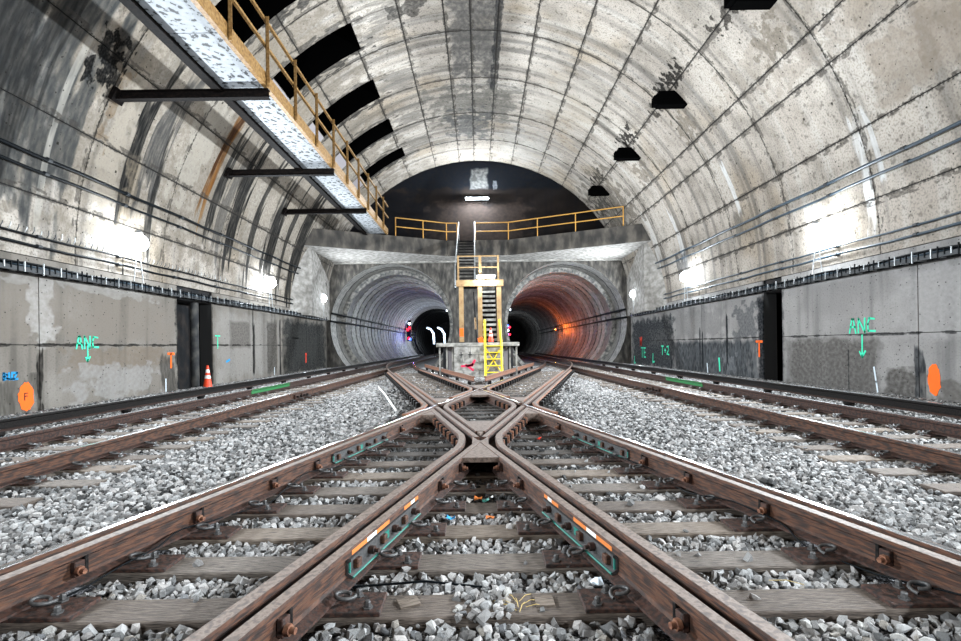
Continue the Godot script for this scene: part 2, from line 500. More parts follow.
func build_vault() -> void:
	var c := thing("ceiling", "barrel vault of pale stained concrete panels with dark openings", "ceiling", Vector3.ZERO, "", "structure")
	var sk := SurfacePaint.new(1800, 1900, 6.0, 30.0, 0.0, 180.0, Color("a0978d"), 5)
	sk.cloud(11, 360, 384, 0.012, 0.35, 0.75, Color("bdb5ab"), 0.75)
	sk.cloud(12, 480, 512, 0.03, 0.45, 0.8, Color("716a61"), 0.5)
	sk.cloud(17, 300, 320, 0.02, 0.52, 0.8, Color("8a7860"), 0.4)
	sk.cloud(13, 1800, 64, 0.02, 0.5, 0.8, Color("4f4c49"), 0.55)
	sk.cloud(14, 900, 40, 0.05, 0.5, 0.85, Color("bdb9b3"), 0.45)
	sk.cloud(15, 1800, 1900, 0.22, 0.48, 0.75, Color("4a4642"), 0.34)
	sk.cloud(16, 900, 950, 0.12, 0.66, 0.74, Color("38342f"), 0.35)
	# left haunch: dirtier, a broad tint for its dimmer light, soot and run-off bands
	var dk := Color("141414"); var gy := Color("3c3b3a")
	sk.stain(5.0, 31.0, 111.0, 185.0, Color("6f675c"), 0.65, 0.3)  # whole side tinted darker, light balance put into the colour
	sk.stain(7.2, 11.3, 138.0, 182.0, Color("3a3b3b"), 0.88, 0.45, 1.0, 0.3)
	sk.stain(8.2, 9.9, 136.0, 178.0, dk, 0.6, 0.6, 1.5, 0.15)
	sk.stain(6.0, 7.6, 130.0, 182.0, Color("a29d96"), 0.7, 0.5, 1.0, 0.3)
	sk.stain(10.22, 10.4, 143.0, 179.0, Color("9c9890"), 0.75, 0.3, 1.0, 0.2)
	sk.stain(10.4, 11.4, 146.5, 156.5, Color("0c0c0c"), 0.95, 0.8, 2.5, 1.8)
	sk.stain(11.4, 12.4, 150.0, 178.0, Color("9a9184"), 0.6, 0.5)
	sk.stain(11.3, 11.7, 150.0, 164.0, Color("5f4c38"), 0.5, 0.8)
	sk.stain(12.3, 12.85, 143.0, 180.0, dk, 0.9, 0.6, 2.0, 0.2)
	sk.stain(12.9, 13.7, 139.0, 172.0, gy, 0.85, 0.5, 1.5, 0.25)
	sk.stain(13.4, 13.8, 148.0, 180.0, dk, 0.75, 0.7, 2.0, 0.2)
	sk.stain(12.4, 13.0, 158.0, 180.0, Color("8d7f6c"), 0.5, 0.7)
	sk.stain(14.0, 15.5, 139.0, 166.0, Color("a09a90"), 0.6, 0.4)
	sk.stain(15.5, 16.2, 140.0, 169.0, Color("5c3a1c"), 0.85, 0.6, 1.6, 0.2)
	sk.stain(15.7, 15.98, 138.0, 158.0, Color("2e1a0d"), 0.8, 0.7, 2.0, 0.2)
	sk.stain(15.85, 16.05, 146.0, 170.0, Color("7a4e22"), 0.6, 0.6, 2.0, 0.2)
	sk.stain(16.25, 16.75, 142.0, 180.0, dk, 0.8, 0.7, 2.0, 0.2)
	sk.stain(16.8, 17.4, 142.0, 176.0, gy, 0.6, 0.6, 2.0, 0.2)
	sk.stain(17.4, 18.4, 138.0, 180.0, dk, 0.92, 0.5, 2.0, 0.2)
	sk.stain(19.1, 19.7, 140.0, 180.0, dk, 0.8, 0.6, 2.0, 0.2)
	sk.stain(20.5, 21.7, 143.0, 180.0, dk, 0.9, 0.5, 2.0, 0.2)
	sk.stain(22.3, 22.9, 143.0, 180.0, dk, 0.8, 0.6, 2.0, 0.2)
	sk.stain(23.4, 24.8, 136.0, 180.0, dk, 0.9, 0.5, 2.0, 0.2)
	sk.stain(25.5, 29.9, 145.0, 180.0, Color("333332"), 0.6, 0.5, 2.0, 0.2)
	# drips beside the left openings
	for hz in [13.9, 17.1, 20.5, 23.7, 26.9]:
		sk.stain(hz - 1.9, hz + 0.4, 104.0, 116.0, Color("605c57"), 0.6, 0.8, 1.4, 0.3)
		sk.stain(hz - 0.4, hz + 0.35, 112.0, 138.0, Color("201f1e"), 0.7, 0.9, 2.0, 1.0)
		sk.stain(hz - 1.8, hz - 1.2, 112.0, 140.0, Color("2a2826"), 0.6, 0.9, 2.0, 1.0)
	# crown: darker damp strip, soot spots
	sk.stain(10.0, 21.5, 84.0, 96.5, Color("4c4a48"), 0.8, 0.3, 0.6, 1.0)
	sk.stain(11.0, 22.5, 84.0, 86.2, Color("242425"), 0.75, 0.4, 0.6, 2.0)
	sk.stain(20.8, 25.0, 74.0, 106.0, Color("56544f"), 0.6, 0.5)
	sk.stain(23.0, 27.0, 84.0, 100.0, Color("424446"), 0.55, 0.5)
	sk.stain(15.0, 16.8, 99.5, 108.0, Color("2f2d2b"), 0.7, 0.8)
	sk.stain(24.5, 29.9, 60.0, 84.0, Color("97948f"), 0.5, 0.5)
	# right haunch: pale, with white lime runs and a grey patched field
	sk.stain(5.5, 10.9, 18.4, 28.2, Color("8b8074"), 0.7, 0.3)
	sk.stain(7.0, 9.5, 20.0, 27.0, Color("776c60"), 0.4, 0.8)
	sk.stain(7.4, 14.0, 28.6, 33.5, Color("887e73"), 0.45, 0.8, 1.5, 1.5)
	sk.stain(9.0, 15.0, 34.0, 40.0, Color("8d8377"), 0.4, 0.8)
	sk.stain(11.28, 11.66, 3.0, 20.8, Color("d3d3d2"), 0.95, 0.5, 1.5, 0.25)
	sk.stain(10.92, 11.12, 9.0, 21.2, Color("c9c9c8"), 0.9, 0.5, 1.5, 0.25)
	sk.stain(11.0, 11.6, 14.0, 21.0, Color("b5b3b0"), 0.5, 0.5)
	sk.stain(16.55, 16.9, 12.0, 30.0, Color("cbcbca"), 0.9, 0.5, 1.5, 0.25)
	sk.stain(16.5, 17.4, 8.0, 17.0, Color("5a5651"), 0.6, 0.8, 1.5, 0.6)
	sk.stain(21.4, 21.9, 10.0, 26.0, Color("c2c2c1"), 0.8, 0.6, 1.5, 0.25)
	sk.stain(21.4, 22.6, 5.0, 13.0, Color("3f3f40"), 0.7, 0.6, 1.5, 0.3)
	sk.stain(24.0, 24.6, 8.0, 30.0, Color("c2c2c1"), 0.6, 0.6, 1.5, 0.25)
	for hz in [11.8, 16.7, 21.3, 26.3]:
		sk.stain(hz - 1.5, hz + 0.5, 44.0, 49.0, Color("171513"), 0.9, 1.0, 2.2, 2.2)
		sk.stain(hz - 0.4, hz + 1.8, 43.0, 47.0, Color("201d1a"), 0.75, 1.0, 2.2, 2.2)
		sk.stain(hz - 0.2, hz + 1.3, 33.0, 41.0, Color("5f574d"), 0.6, 0.8, 1.6, 1.6)
	sk.stain(24.0, 29.9, 26.0, 52.0, Color("5b554d"), 0.65, 0.6)
	sk.stain(26.5, 29.9, 36.0, 44.0, Color("242220"), 0.6, 0.9, 2.0, 2.0)
	sk.stain(18.0, 24.0, 52.0, 76.0, Color("a29c93"), 0.45, 0.6)
	# dirt in and beside the joints, ragged
	for a in LONGS.slice(1, 19):
		sk.stain(6.0, 29.9, a - 0.24, a + 0.24, Color("2a2826"), 0.7, 0.5, 8.0, 8.0)
		sk.stain(6.0, 29.9, a - 0.9, a + 0.5, Color("3a3632"), 0.6, 1.25, 1.2, 3.0)
	for z in RINGS.slice(2):
		sk.stain(z - 0.035, z + 0.035, 0.0, 180.0, Color("2a2826"), 0.7, 0.5, 8.0, 8.0)
		sk.stain(z - 0.13, z + 0.08, 0.0, 180.0, Color("3a3632"), 0.6, 1.25, 3.0, 1.2)
	sk.pits(rng, 12000, Color("14120f"), 1)
	sk.pits(rng, 3200, Color("14120f"), 2)
	sk.pits(rng, 420, Color("14120f"), 4)
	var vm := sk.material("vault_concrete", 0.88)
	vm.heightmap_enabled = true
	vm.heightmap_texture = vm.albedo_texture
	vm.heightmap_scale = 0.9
	for r in RINGS.size() - 1:
		for a in LONGS.size() - 1:
			var rects := [[RINGS[r], RINGS[r + 1], LONGS[a], LONGS[a + 1]]]
			for h in HOLES:
				var next := []
				for q in rects:
					if h[1] <= q[0] or h[0] >= q[1] or h[3] <= q[2] or h[2] >= q[3]:
						next.append(q)
						continue
					var m0 := maxf(q[0], h[0]); var m1 := minf(q[1], h[1])
					if m0 > q[0]: next.append([q[0], m0, q[2], q[3]])
					if m1 < q[1]: next.append([m1, q[1], q[2], q[3]])
					if h[2] > q[2]: next.append([m0, m1, q[2], h[2]])
					if h[3] < q[3]: next.append([m0, m1, h[3], q[3]])
				rects = next
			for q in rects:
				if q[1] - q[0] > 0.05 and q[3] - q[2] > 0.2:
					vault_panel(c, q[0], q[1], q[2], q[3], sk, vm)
	# vault over and behind the camera, and the dark lining seen through the joints
	var g := Geo.new()
	for k in 60:
		var t0 := 3.0 * k; var t1 := 3.0 * (k + 1)
		var p0 := arc(t0); var p1 := arc(t1)
		g.quad(Vector3(p0.x, p0.y, -2.0), Vector3(p0.x, p0.y, 34.0), Vector3(p1.x, p1.y, 34.0), Vector3(p1.x, p1.y, -2.0), Vector2(2.2, t0 / 180.0), Vector2(0.7, t0 / 180.0), Vector2(0.7, t1 / 180.0), Vector2(2.2, t1 / 180.0))
	put(c, "rear_vault", g, vm)
	g = Geo.new()
	var cuts := [0.0]
	for h in HOLES:
		for e in [h[2], h[3]]:
			if not cuts.has(e): cuts.append(e)
	for k in 61: cuts.append(k * 3.0)
	cuts.sort()
	var zs := [2.0, 29.9]
	for h in HOLES:
		zs.append(h[0]); zs.append(h[1])
	zs.sort()
	for k in cuts.size() - 1:
		if cuts[k + 1] - cuts[k] < 0.001: continue
		for j in zs.size() - 1:
			var zm: float = (zs[j] + zs[j + 1]) / 2; var am: float = (cuts[k] + cuts[k + 1]) / 2
			var open := false
			for h in HOLES:
				open = open or (zm > h[0] and zm < h[1] and am > h[2] and am < h[3])
			if open: continue
			var p0 := arc(cuts[k], HALL_R + 0.03); var p1 := arc(cuts[k + 1], HALL_R + 0.03)
			g.quad(Vector3(p0.x, p0.y, -zs[j + 1]), Vector3(p0.x, p0.y, -zs[j]), Vector3(p1.x, p1.y, -zs[j]), Vector3(p1.x, p1.y, -zs[j + 1]))
	put(c, "joint_lining", g, M.joint_dirt)
	# shafts behind the openings
	for h in HOLES:
		g = Geo.new()
		var deep := HALL_R + (1.6 if h[2] > 90.0 else 1.1)
		var n := 4
		for k in n:
			var t0 := lerpf(h[2], h[3], float(k) / n); var t1 := lerpf(h[2], h[3], float(k + 1) / n)
			var a0 := arc(t0); var a1 := arc(t1); var b0 := arc(t0, deep); var b1 := arc(t1, deep)
			g.quad(Vector3(b0.x, b0.y, -h[1]), Vector3(b0.x, b0.y, -h[0]), Vector3(b1.x, b1.y, -h[0]), Vector3(b1.x, b1.y, -h[1]))
			g.quad(Vector3(a0.x, a0.y, -h[0]), Vector3(b0.x, b0.y, -h[0]), Vector3(b1.x, b1.y, -h[0]), Vector3(a1.x, a1.y, -h[0]))
			g.quad(Vector3(a1.x, a1.y, -h[1]), Vector3(b1.x, b1.y, -h[1]), Vector3(b0.x, b0.y, -h[1]), Vector3(a0.x, a0.y, -h[1]))
		for e in [h[2], h[3]]:
			var p := arc(e); var q := arc(e, deep)
			var pts := [Vector3(p.x, p.y, -h[0]), Vector3(q.x, q.y, -h[0]), Vector3(q.x, q.y, -h[1]), Vector3(p.x, p.y, -h[1])]
			if e == h[2]: g.quad(pts[3], pts[2], pts[1], pts[0])
			else: g.quad(pts[0], pts[1], pts[2], pts[3])
		put(c, "vent_shaft", g, M.void_black, "unlit ventilation shaft opening in the vault")
		if h[2] > 90.0:   # smooth grey cover sheet below each big opening
			g = Geo.new()
			for k in 3:
				var t0: float = h[3] + 0.2 + 2.0 * k; var t1: float = t0 + 2.0
				var p0 := arc(t0, HALL_R - 0.03); var p1 := arc(t1, HALL_R - 0.03)
				g.quad(Vector3(p0.x, p0.y, -h[1]), Vector3(p0.x, p0.y, -h[0]), Vector3(p1.x, p1.y, -h[0]), Vector3(p1.x, p1.y, -h[1]))
			put(c, "cover_sheet", g, M.grey_sheet, "smooth grey sheet below a vent opening")

	# black steel ducts that break through the right haunch
	for z in [11.62, 16.55, 21.25, 26.3]:
		g = Geo.new()
		g.box(Vector3(6.5, 9.1, -z), Vector3(1.0, 0.46, 0.34), Basis(), 0.015)
		g.box(Vector3(5.94, 9.05, -z), Vector3(0.14, 0.3, 0.3), Basis(), 0.01)
		put(c, "duct_end", g, M.void_black, "black duct end sticking out of the vault")

# strokes of paint, on a wall or a post: pts are (along, up), to_world maps them
func strokes(parent: Node3D, lines: Array, wide: float, m: Material, to_world: Callable, label := "", called := "paint_mark") -> void:
	var g := Geo.new()
	for l in lines:
		for k in l.size() - 1:
			var a: Vector2 = l[k]; var b: Vector2 = l[k + 1]
			var d := (b - a).normalized() * wide * 0.5
			var s := Vector2(-d.y, d.x)
			a -= d * 0.6; b += d * 0.6
			var p: Array = [a - s * 0.7, a - s * 0.7 + d * 0.6, b - s, b - s * 0.6 + d * 0.5, b + s * 0.6 + d * 0.5, b + s, a + s, a + s * 0.7 - d * 0.3]
			for q in range(1, p.size() - 1):
				var x0: Vector3 = to_world.call(p[0]); var x1: Vector3 = to_world.call(p[q]); var x2: Vector3 = to_world.call(p[q + 1])
				g.tri(x0, x1, x2)
	put(parent, called, g, m, label)

func blob(parent: Node3D, c: Vector2, r: Vector2, m: Material, to_world: Callable, label: String) -> void:
	var g := Geo.new()
	var pts := []
	for k in 28:
		var a := TAU * k / 28.0
		var q := 0.82 + 0.3 * rng.randf() * absf(sin(a * 3.5))
		pts.append(to_world.call(c + Vector2(cos(a) * r.x * q, sin(a) * r.y * (0.9 + 0.12 * rng.randf()))))
	for k in 28:
		g.tri(to_world.call(c), pts[k], pts[(k + 1) % 28])
	put(parent, "paint_mark", g, m, label)

func letter(ch: String, at: Vector2, s: float) -> Array:
	var out := []
	var shapes := {"A": [[[0.0, 0.0], [0.22, 1.0], [0.36, 1.0], [0.6, 0.0]], [[0.1, 0.42], [0.5, 0.42]]], "N": [[[0, 0], [0, 1], [0.6, 0], [0.6, 1]]], "C": [[[0.6, 0.95], [0.15, 1], [0, 0.6], [0.05, 0.1], [0.65, 0.08]]],
		"T": [[[-0.1, 1], [0.6, 1]], [[0.25, 1], [0.25, 0]]], "+": [[[0.1, 0.5], [0.5, 0.5]], [[0.3, 0.7], [0.3, 0.3]]], "2": [[[0, 0.9], [0.5, 1], [0.55, 0.6], [0.0, 0.05], [0.65, 0.0]]], "E": [[[0.5, 1], [0, 1], [0, 0], [0.5, 0]], [[0, 0.5], [0.4, 0.5]]],
		"L": [[[0.1, 1], [0.0, 0.0], [0.5, 0.1]]], "F": [[[0.5, 1], [0, 1], [0, 0]], [[0, 0.55], [0.4, 0.55]]], "v": [[[0.3, 1.9], [0.3, 0]], [[0.0, 0.45], [0.3, 0], [0.65, 0.5]]], "W": [[[0, 1], [0.1, 0], [0.35, 0.6], [0.6, 0], [0.7, 1]]],
		"I": [[[0.1, 1], [0.1, 0]]], "Z": [[[0, 1], [0.55, 1], [0.0, 0.0], [0.6, 0.0]]], "B": [[[0, 0], [0, 1], [0.5, 0.8], [0.05, 0.5], [0.55, 0.2], [0, 0]]], "U": [[[0, 1], [0.05, 0.05], [0.5, 0.05], [0.55, 1]]]}
	for l in shapes[ch]:
		var pts := []
		for p in l: pts.append(at + Vector2(p[0], p[1]) * s)
		out.append(pts)
	return out

func word(text: String, at: Vector2, s: float) -> Array:
	var out := []
	for k in text.length():
		if text[k] != " ":
			out.append_array(letter(text[k], at + Vector2(k * s * 0.86, 0), s))
	return out

# a wall of panels in (depth, height); side is -1 for the left wall
func wall_panels(parent: Node3D, side: float, cols: Array, rows: Array, skin: SurfacePaint, m: Material) -> void:
	for k in cols.size():
		for j in rows.size() - 1:
			var za: float = cols[k][0] + 0.012; var zb: float = cols[k][1] - 0.012
			var ya: float = rows[j] + (0.008 if j else 0.0); var yb: float = rows[j + 1] - 0.008
			var x: float = side * (HALL_R + (cols[k][2] if cols[k].size() > 2 else 0.0))
			var bx := x + side * 0.1
			var g := Geo.new()
			var f := [Vector3(x, ya, -za), Vector3(x, ya, -zb), Vector3(x, yb, -zb), Vector3(x, yb, -za)]
			var u := [skin.uv(za, ya), skin.uv(zb, ya), skin.uv(zb, yb), skin.uv(za, yb)]
			var b := [Vector3(bx, ya, -za), Vector3(bx, ya, -zb), Vector3(bx, yb, -zb), Vector3(bx, yb, -za)]
			if side < 0:
				g.quad(f[0], f[1], f[2], f[3], u[0], u[1], u[2], u[3])
			else:
				g.quad(f[1], f[0], f[3], f[2], u[1], u[0], u[3], u[2])
			for q in 4:
				var r := (q + 1) % 4
				if side < 0: g.quad(f[r], f[q], b[q], b[r], u[r], u[q], u[q], u[r])
				else: g.quad(f[q], f[r], b[r], b[q], u[q], u[r], u[r], u[q])
			put(parent, "panel", g, m)

func build_side_walls() -> void:
	# left wall
	var wl := thing("wall_left", "patched grey concrete side wall left of the tracks, orange blob at its near end", "wall", Vector3.ZERO, "", "structure")
	var sk := SurfacePaint.new(2000, 330, 6.0, 30.0, -0.4, 3.0, Color("8f8982"), 61)
	sk.cloud(62, 500, 83, 0.02, 0.4, 0.75, Color("a5a19b"), 0.7)
	sk.cloud(63, 2000, 20, 0.02, 0.5, 0.8, Color("5b5853"), 0.55)
	sk.cloud(64, 2000, 330, 0.2, 0.5, 0.85, Color("5e5b57"), 0.3)
	sk.stain(6.0, 15.1, 1.22, 2.6, Color("8f877e"), 0.6, 0.15)
	sk.stain(10.05, 10.75, 1.1, 2.7, Color("b7b4b1"), 0.85, 0.35)
	sk.stain(10.1, 11.0, 1.2, 1.65, Color("bcbab7"), 0.7, 0.4)
	sk.stain(9.0, 15.1, 2.35, 2.7, Color("a9a6a2"), 0.8, 0.7, 0.7, 1.0)
	sk.stain(10.5, 15.1, 0.55, 1.2, Color("85796c"), 0.7, 0.35)
	sk.stain(10.8, 14.4, -0.2, 0.8, Color("a6a4a2"), 0.85, 0.45)
	sk.stain(6.0, 10.5, -0.4, 0.65, Color("57544f"), 0.8, 0.4, 2.0, 0.3)
	sk.stain(10.25, 10.45, -0.3, 1.15, Color("211f1d"), 0.85, 0.6, 1.0, 0.4)
	sk.stain(14.2, 15.15, -0.4, 1.0, Color("44423f"), 0.7, 0.5, 1.0, 0.3)
	sk.stain(17.05, 22.6, -0.3, 2.6, Color("a3a19e"), 0.7, 0.15)
	sk.stain(18.2, 20.0, 1.05, 2.15, Color("6e6a66"), 0.9, 0.06)
	sk.stain(20.1, 20.35, -0.2, 2.5, Color("3c3b39"), 0.8, 0.6, 1.0, 0.3)
	sk.stain(21.4, 22.6, -0.2, 2.4, Color("55524e"), 0.9, 0.08)
	sk.stain(22.6, 22.95, -0.3, 2.5, Color("8f8c88"), 0.9, 0.1)
	sk.stain(22.95, 30.0, -0.4, 2.6, Color("27292a"), 0.92, 0.1)
	sk.stain(23.2, 30.0, 0.0, 2.4, Color("4c4d4b"), 0.6, 0.8, 2.0, 0.4)
	sk.stain(14.95, 17.1, -0.4, 2.7, Color("191b1d"), 0.92, 0.1)
	for z in [15.15, 17.05, 20.2, 22.9]:
		sk.stain(z - 0.1, z + 0.1, -0.4, 2.6, Color("1d1c1b"), 0.7, 0.7, 1.0, 0.3)
	sk.stain(6.0, 23.0, 1.16, 1.24, Color("2a2826"), 0.8, 0.9, 1.0, 2.0)
	sk.pits(rng, 1500, Color("161514"), 2)
	var ml := sk.material("left_wall_concrete", 0.85)
	ml.albedo_color = Color("dcdad8")
	wall_panels(wl, -1.0, [[2.0, 6.0], [6.0, 10.35], [10.35, 15.1], [17.1, 20.2], [20.2, 22.9], [22.9, 26.4], [26.4, 29.9]], [-0.4, 1.2, 2.62], sk, ml)
	wall_panels(wl, -1.0, [[2.0, 8.2], [8.2, 15.1], [17.1, 22.9], [22.9, 29.9]], [2.62, 3.0], sk, ml)
	# right wall
	var wr := thing("wall_right", "grey concrete side wall right of the tracks, dark damp lower half", "wall", Vector3.ZERO, "", "structure")
	var sr := SurfacePaint.new(2000, 330, 6.0, 30.0, -0.4, 3.0, Color("8a8785"), 71)
	sr.cloud(72, 500, 83, 0.02, 0.4, 0.75, Color("9d9a97"), 0.7)
	sr.cloud(73, 2000, 20, 0.02, 0.5, 0.8, Color("5b5a59"), 0.5)
	sr.cloud(74, 2000, 330, 0.2, 0.5, 0.85, Color("5a5857"), 0.3)
	sr.stain(6.0, 11.2, 1.0, 2.65, Color("a5a2a0"), 0.6, 0.12)
	sr.stain(11.2, 15.0, -0.4, 1.2, Color("55524f"), 0.88, 0.1)
	sr.stain(10.35, 11.3, -0.4, 0.5, Color("4e4b48"), 0.88, 0.2)
	sr.stain(10.2, 10.5, -0.4, 1.2, Color("26282b"), 0.8, 0.5, 1.0, 0.3)
	sr.stain(8.0, 10.2, -0.4, 0.35, Color("5c5854"), 0.8, 0.3)
	sr.stain(10.0, 10.4, -0.35, 0.45, Color("6e6a66"), 0.5, 0.5)
	sr.stain(15.9, 24.0, -0.4, 1.2, Color("2f3235"), 0.88, 0.12, 1.0, 0.4)
	sr.stain(16.0, 24.0, -0.2, 1.1, Color("54575a"), 0.5, 0.9, 2.0, 0.4)
	sr.stain(17.6, 18.8, -0.2, 0.7, Color("7f8183"), 0.5, 0.95, 2.5, 1.0)
	sr.stain(15.9, 18.0, 1.0, 2.5, Color("4f5052"), 0.7, 0.6)
	sr.stain(18.0, 24.0, 1.2, 2.5, Color("72706f"), 0.6, 0.3)
	sr.stain(23.0, 30.0, -0.4, 2.5, Color("26292c"), 0.92, 0.12)
	sr.stain(23.5, 27.0, 0.8, 1.8, Color("5c5b59"), 0.6, 0.95, 2.0, 2.0)
	for z in [18.35, 20.35, 20.6, 23.7]:
		sr.stain(z - 0.08, z + 0.08, -0.4, 2.4, Color("15171a"), 0.8, 0.7, 1.0, 0.3)
	sr.stain(14.9, 16.4, -0.4, 2.6, Color("17191c"), 0.9, 0.1)
	sr.stain(6.0, 29.0, 1.16, 1.23, Color("2a2a2a"), 0.75, 0.9, 1.0, 2.0)
	sr.stain(12.3, 12.36, -0.3, 1.0, Color("222324"), 0.7, 0.5)
	sr.pits(rng, 1500, Color("161616"), 2)
	var mr := sr.material("right_wall_concrete", 0.85)
	wall_panels(wr, 1.0, [[2.0, 6.0], [6.0, 10.35], [10.35, 15.0], [16.0, 18.4], [18.4, 20.4], [20.4, 23.7], [23.7, 26.8], [26.8, 29.9]], [-0.4, 1.2, 2.62], sr, mr)
	wall_panels(wr, 1.0, [[2.0, 8.2], [8.2, 15.0], [16.0, 22.9], [22.9, 29.9]], [2.62, 3.0], sr, mr)
	# lining behind both walls with the two niches, and the shelf over each niche
	for w in [[wl, -1.0, 15.1, 17.1], [wr, 1.0, 15.0, 16.0]]:
		var s: float = w[1]
		var g := Geo.new()
		g.box(Vector3(s * (HALL_R + 0.24), 1.3, -w[2] / 2.0 + 0.5), Vector3(0.4, 3.5, w[2] + 1.0))
		g.box(Vector3(s * (HALL_R + 0.24), 1.3, -(w[3] + 29.9) / 2.0), Vector3(0.4, 3.5, 29.9 - w[3]))
		put(w[0], "joint_lining", g, M.joint_dirt)
		g = Geo.new()
		g.box(Vector3(s * (HALL_R + 0.85), 1.3, -(w[2] + w[3]) / 2.0), Vector3(0.2, 3.5, w[3] - w[2] + 0.4))
		g.box(Vector3(s * (HALL_R + 0.5), 2.8, -(w[2] + w[3]) / 2.0), Vector3(0.8, 0.4, w[3] - w[2]))
		put(w[0], "niche", g, M.concrete_black, "dark recess in the wall")
		g = Geo.new()
		g.box(Vector3(s * (HALL_R + 0.2), 1.3, 17.0), Vector3(0.4, 3.5, 38.0))
		put(w[0], "rear_wall", g, M.concrete_portal)
	# pipe column standing in the left niche
	var pg := Geo.new()
	pg.tube([Vector3(-HALL_R - 0.2, -0.4, -16.35), Vector3(-HALL_R - 0.2, 2.6, -16.35)], 0.13, 12)
	put(wl, "downpipe", pg, M.concrete_dark, "stained pipe standing in the recess")
	# writing and spray marks
	var L := func(p: Vector2) -> Vector3: return Vector3(-HALL_R + 0.008, p.y, -p.x)
	var R := func(p: Vector2) -> Vector3: return Vector3(HALL_R - 0.008, p.y, p.x)
	strokes(wl, word("ANC", Vector2(11.3, 1.12), 0.27), 0.045, M.spray_green, L, "green sprayed letters ANC")
	strokes(wl, letter("v", Vector2(11.56, 0.82), 0.19), 0.045, M.spray_green, L, "green sprayed arrow pointing down")
	blob(wl, Vector2(10.03, 0.16), Vector2(0.19, 0.3), M.spray_orange, L, "orange sprayed blob")
	strokes(wl, letter("F", Vector2(9.99, 0.1), 0.13), 0.022, M.ink, func(p: Vector2) -> Vector3: return Vector3(-HALL_R + 0.012, p.y, -p.x), "dark letter F on the orange blob")
	strokes(wl, word("BUZ", Vector2(9.56, 0.53), 0.12), 0.045, M.spray_blue, L, "blue sprayed scribble")
	strokes(wl, letter("T", Vector2(14.66, 0.56), 0.38), 0.08, M.spray_orange, L, "orange sprayed T")
	strokes(wl, letter("T", Vector2(17.3, 1.1), 0.42), 0.05, M.spray_green, L, "green sprayed T")
	strokes(wl, [[Vector2(18.0, 0.6), Vector2(18.2, 0.66)]], 0.09, M.spray_blue, L, "blue sprayed dash")
	strokes(wl, [[Vector2(14.5, -0.2), Vector2(14.5, 0.2)]], 0.05, M.spray_white, L, "white chalked tick")
	strokes(wl, [[Vector2(22.2, -0.1), Vector2(22.2, 0.2)]], 0.05, M.spray_white, L, "white chalked tick")
	strokes(wl, [[Vector2(26.2, 0.72), Vector2(26.3, 0.72)], [Vector2(26.25, 0.7), Vector2(26.25, 0.35)]], 0.14, M.spray_red, L, "red sprayed dot and tail")
	strokes(wl, [[Vector2(24.2, 0.0), Vector2(24.3, 1.55), Vector2(25.2, 1.55), Vector2(25.2, 0.5), Vector2(24.9, 0.05), Vector2(24.2, 0.0)], [Vector2(24.0, 1.55), Vector2(25.4, 1.55)], [Vector2(24.7, 1.55), Vector2(24.7, 0.6)]], 0.06, M.ink, L, "black painted outline")
	var rm := func(z: float, y: float) -> Vector2: return Vector2(-z, y)
	strokes(wr, word("ANC", rm.call(12.26, 1.24), 0.33), 0.05, M.spray_green, R, "green sprayed letters ANC")
	strokes(wr, letter("v", rm.call(11.95, 0.66), 0.27), 0.05, M.spray_green, R, "green sprayed arrow pointing down")
	blob(wr, rm.call(10.0, 0.25), Vector2(0.16, 0.33), M.spray_orange, R, "orange sprayed blob")
	strokes(wr, letter("T", rm.call(16.35, 0.6), 0.46), 0.08, M.spray_orange, R, "orange sprayed T")
	strokes(wr, word("T+2", rm.call(24.9, 0.5), 0.4), 0.07, M.spray_green, R, "green sprayed T+2")
	strokes(wr, word("TE", rm.call(28.0, 0.3), 0.5), 0.08, M.spray_green, R, "green sprayed TE")
	strokes(wr, letter("W", rm.call(28.2, 1.0), 0.35), 0.14, M.spray_red, R, "red sprayed scribble")
	strokes(wr, letter("L", rm.call(26.2, 0.05), 0.45), 0.09, M.spray_green, R, "green sprayed L")
	strokes(wr, letter("L", rm.call(29.3, -0.1), 0.4), 0.09, M.spray_green, R, "green sprayed L")
	strokes(wr, [[rm.call(18.9, 0.0), rm.call(18.95, 0.42)]], 0.11, M.spray_green, R, "green sprayed dash")
	strokes(wr, [[rm.call(19.9, -0.15), rm.call(19.95, 0.2)]], 0.07, M.spray_white, R, "white chalked tick")
	strokes(wr, [[rm.call(11.42, -0.12), rm.call(11.46, 0.1), rm.call(11.52, 0.42)]], 0.05, M.spray_white, R, "white chalked tick")
	# hall end behind the camera
	var wf := thing("wall_rear", "plain concrete wall closing the hall behind the viewer", "wall", Vector3.ZERO, "", "structure")
	var gf := Geo.new()
	gf.box(Vector3(0, 6.0, 34.2), Vector3(20.0, 13.5, 0.4))
	put(wf, "slab", gf, M.concrete_portal)

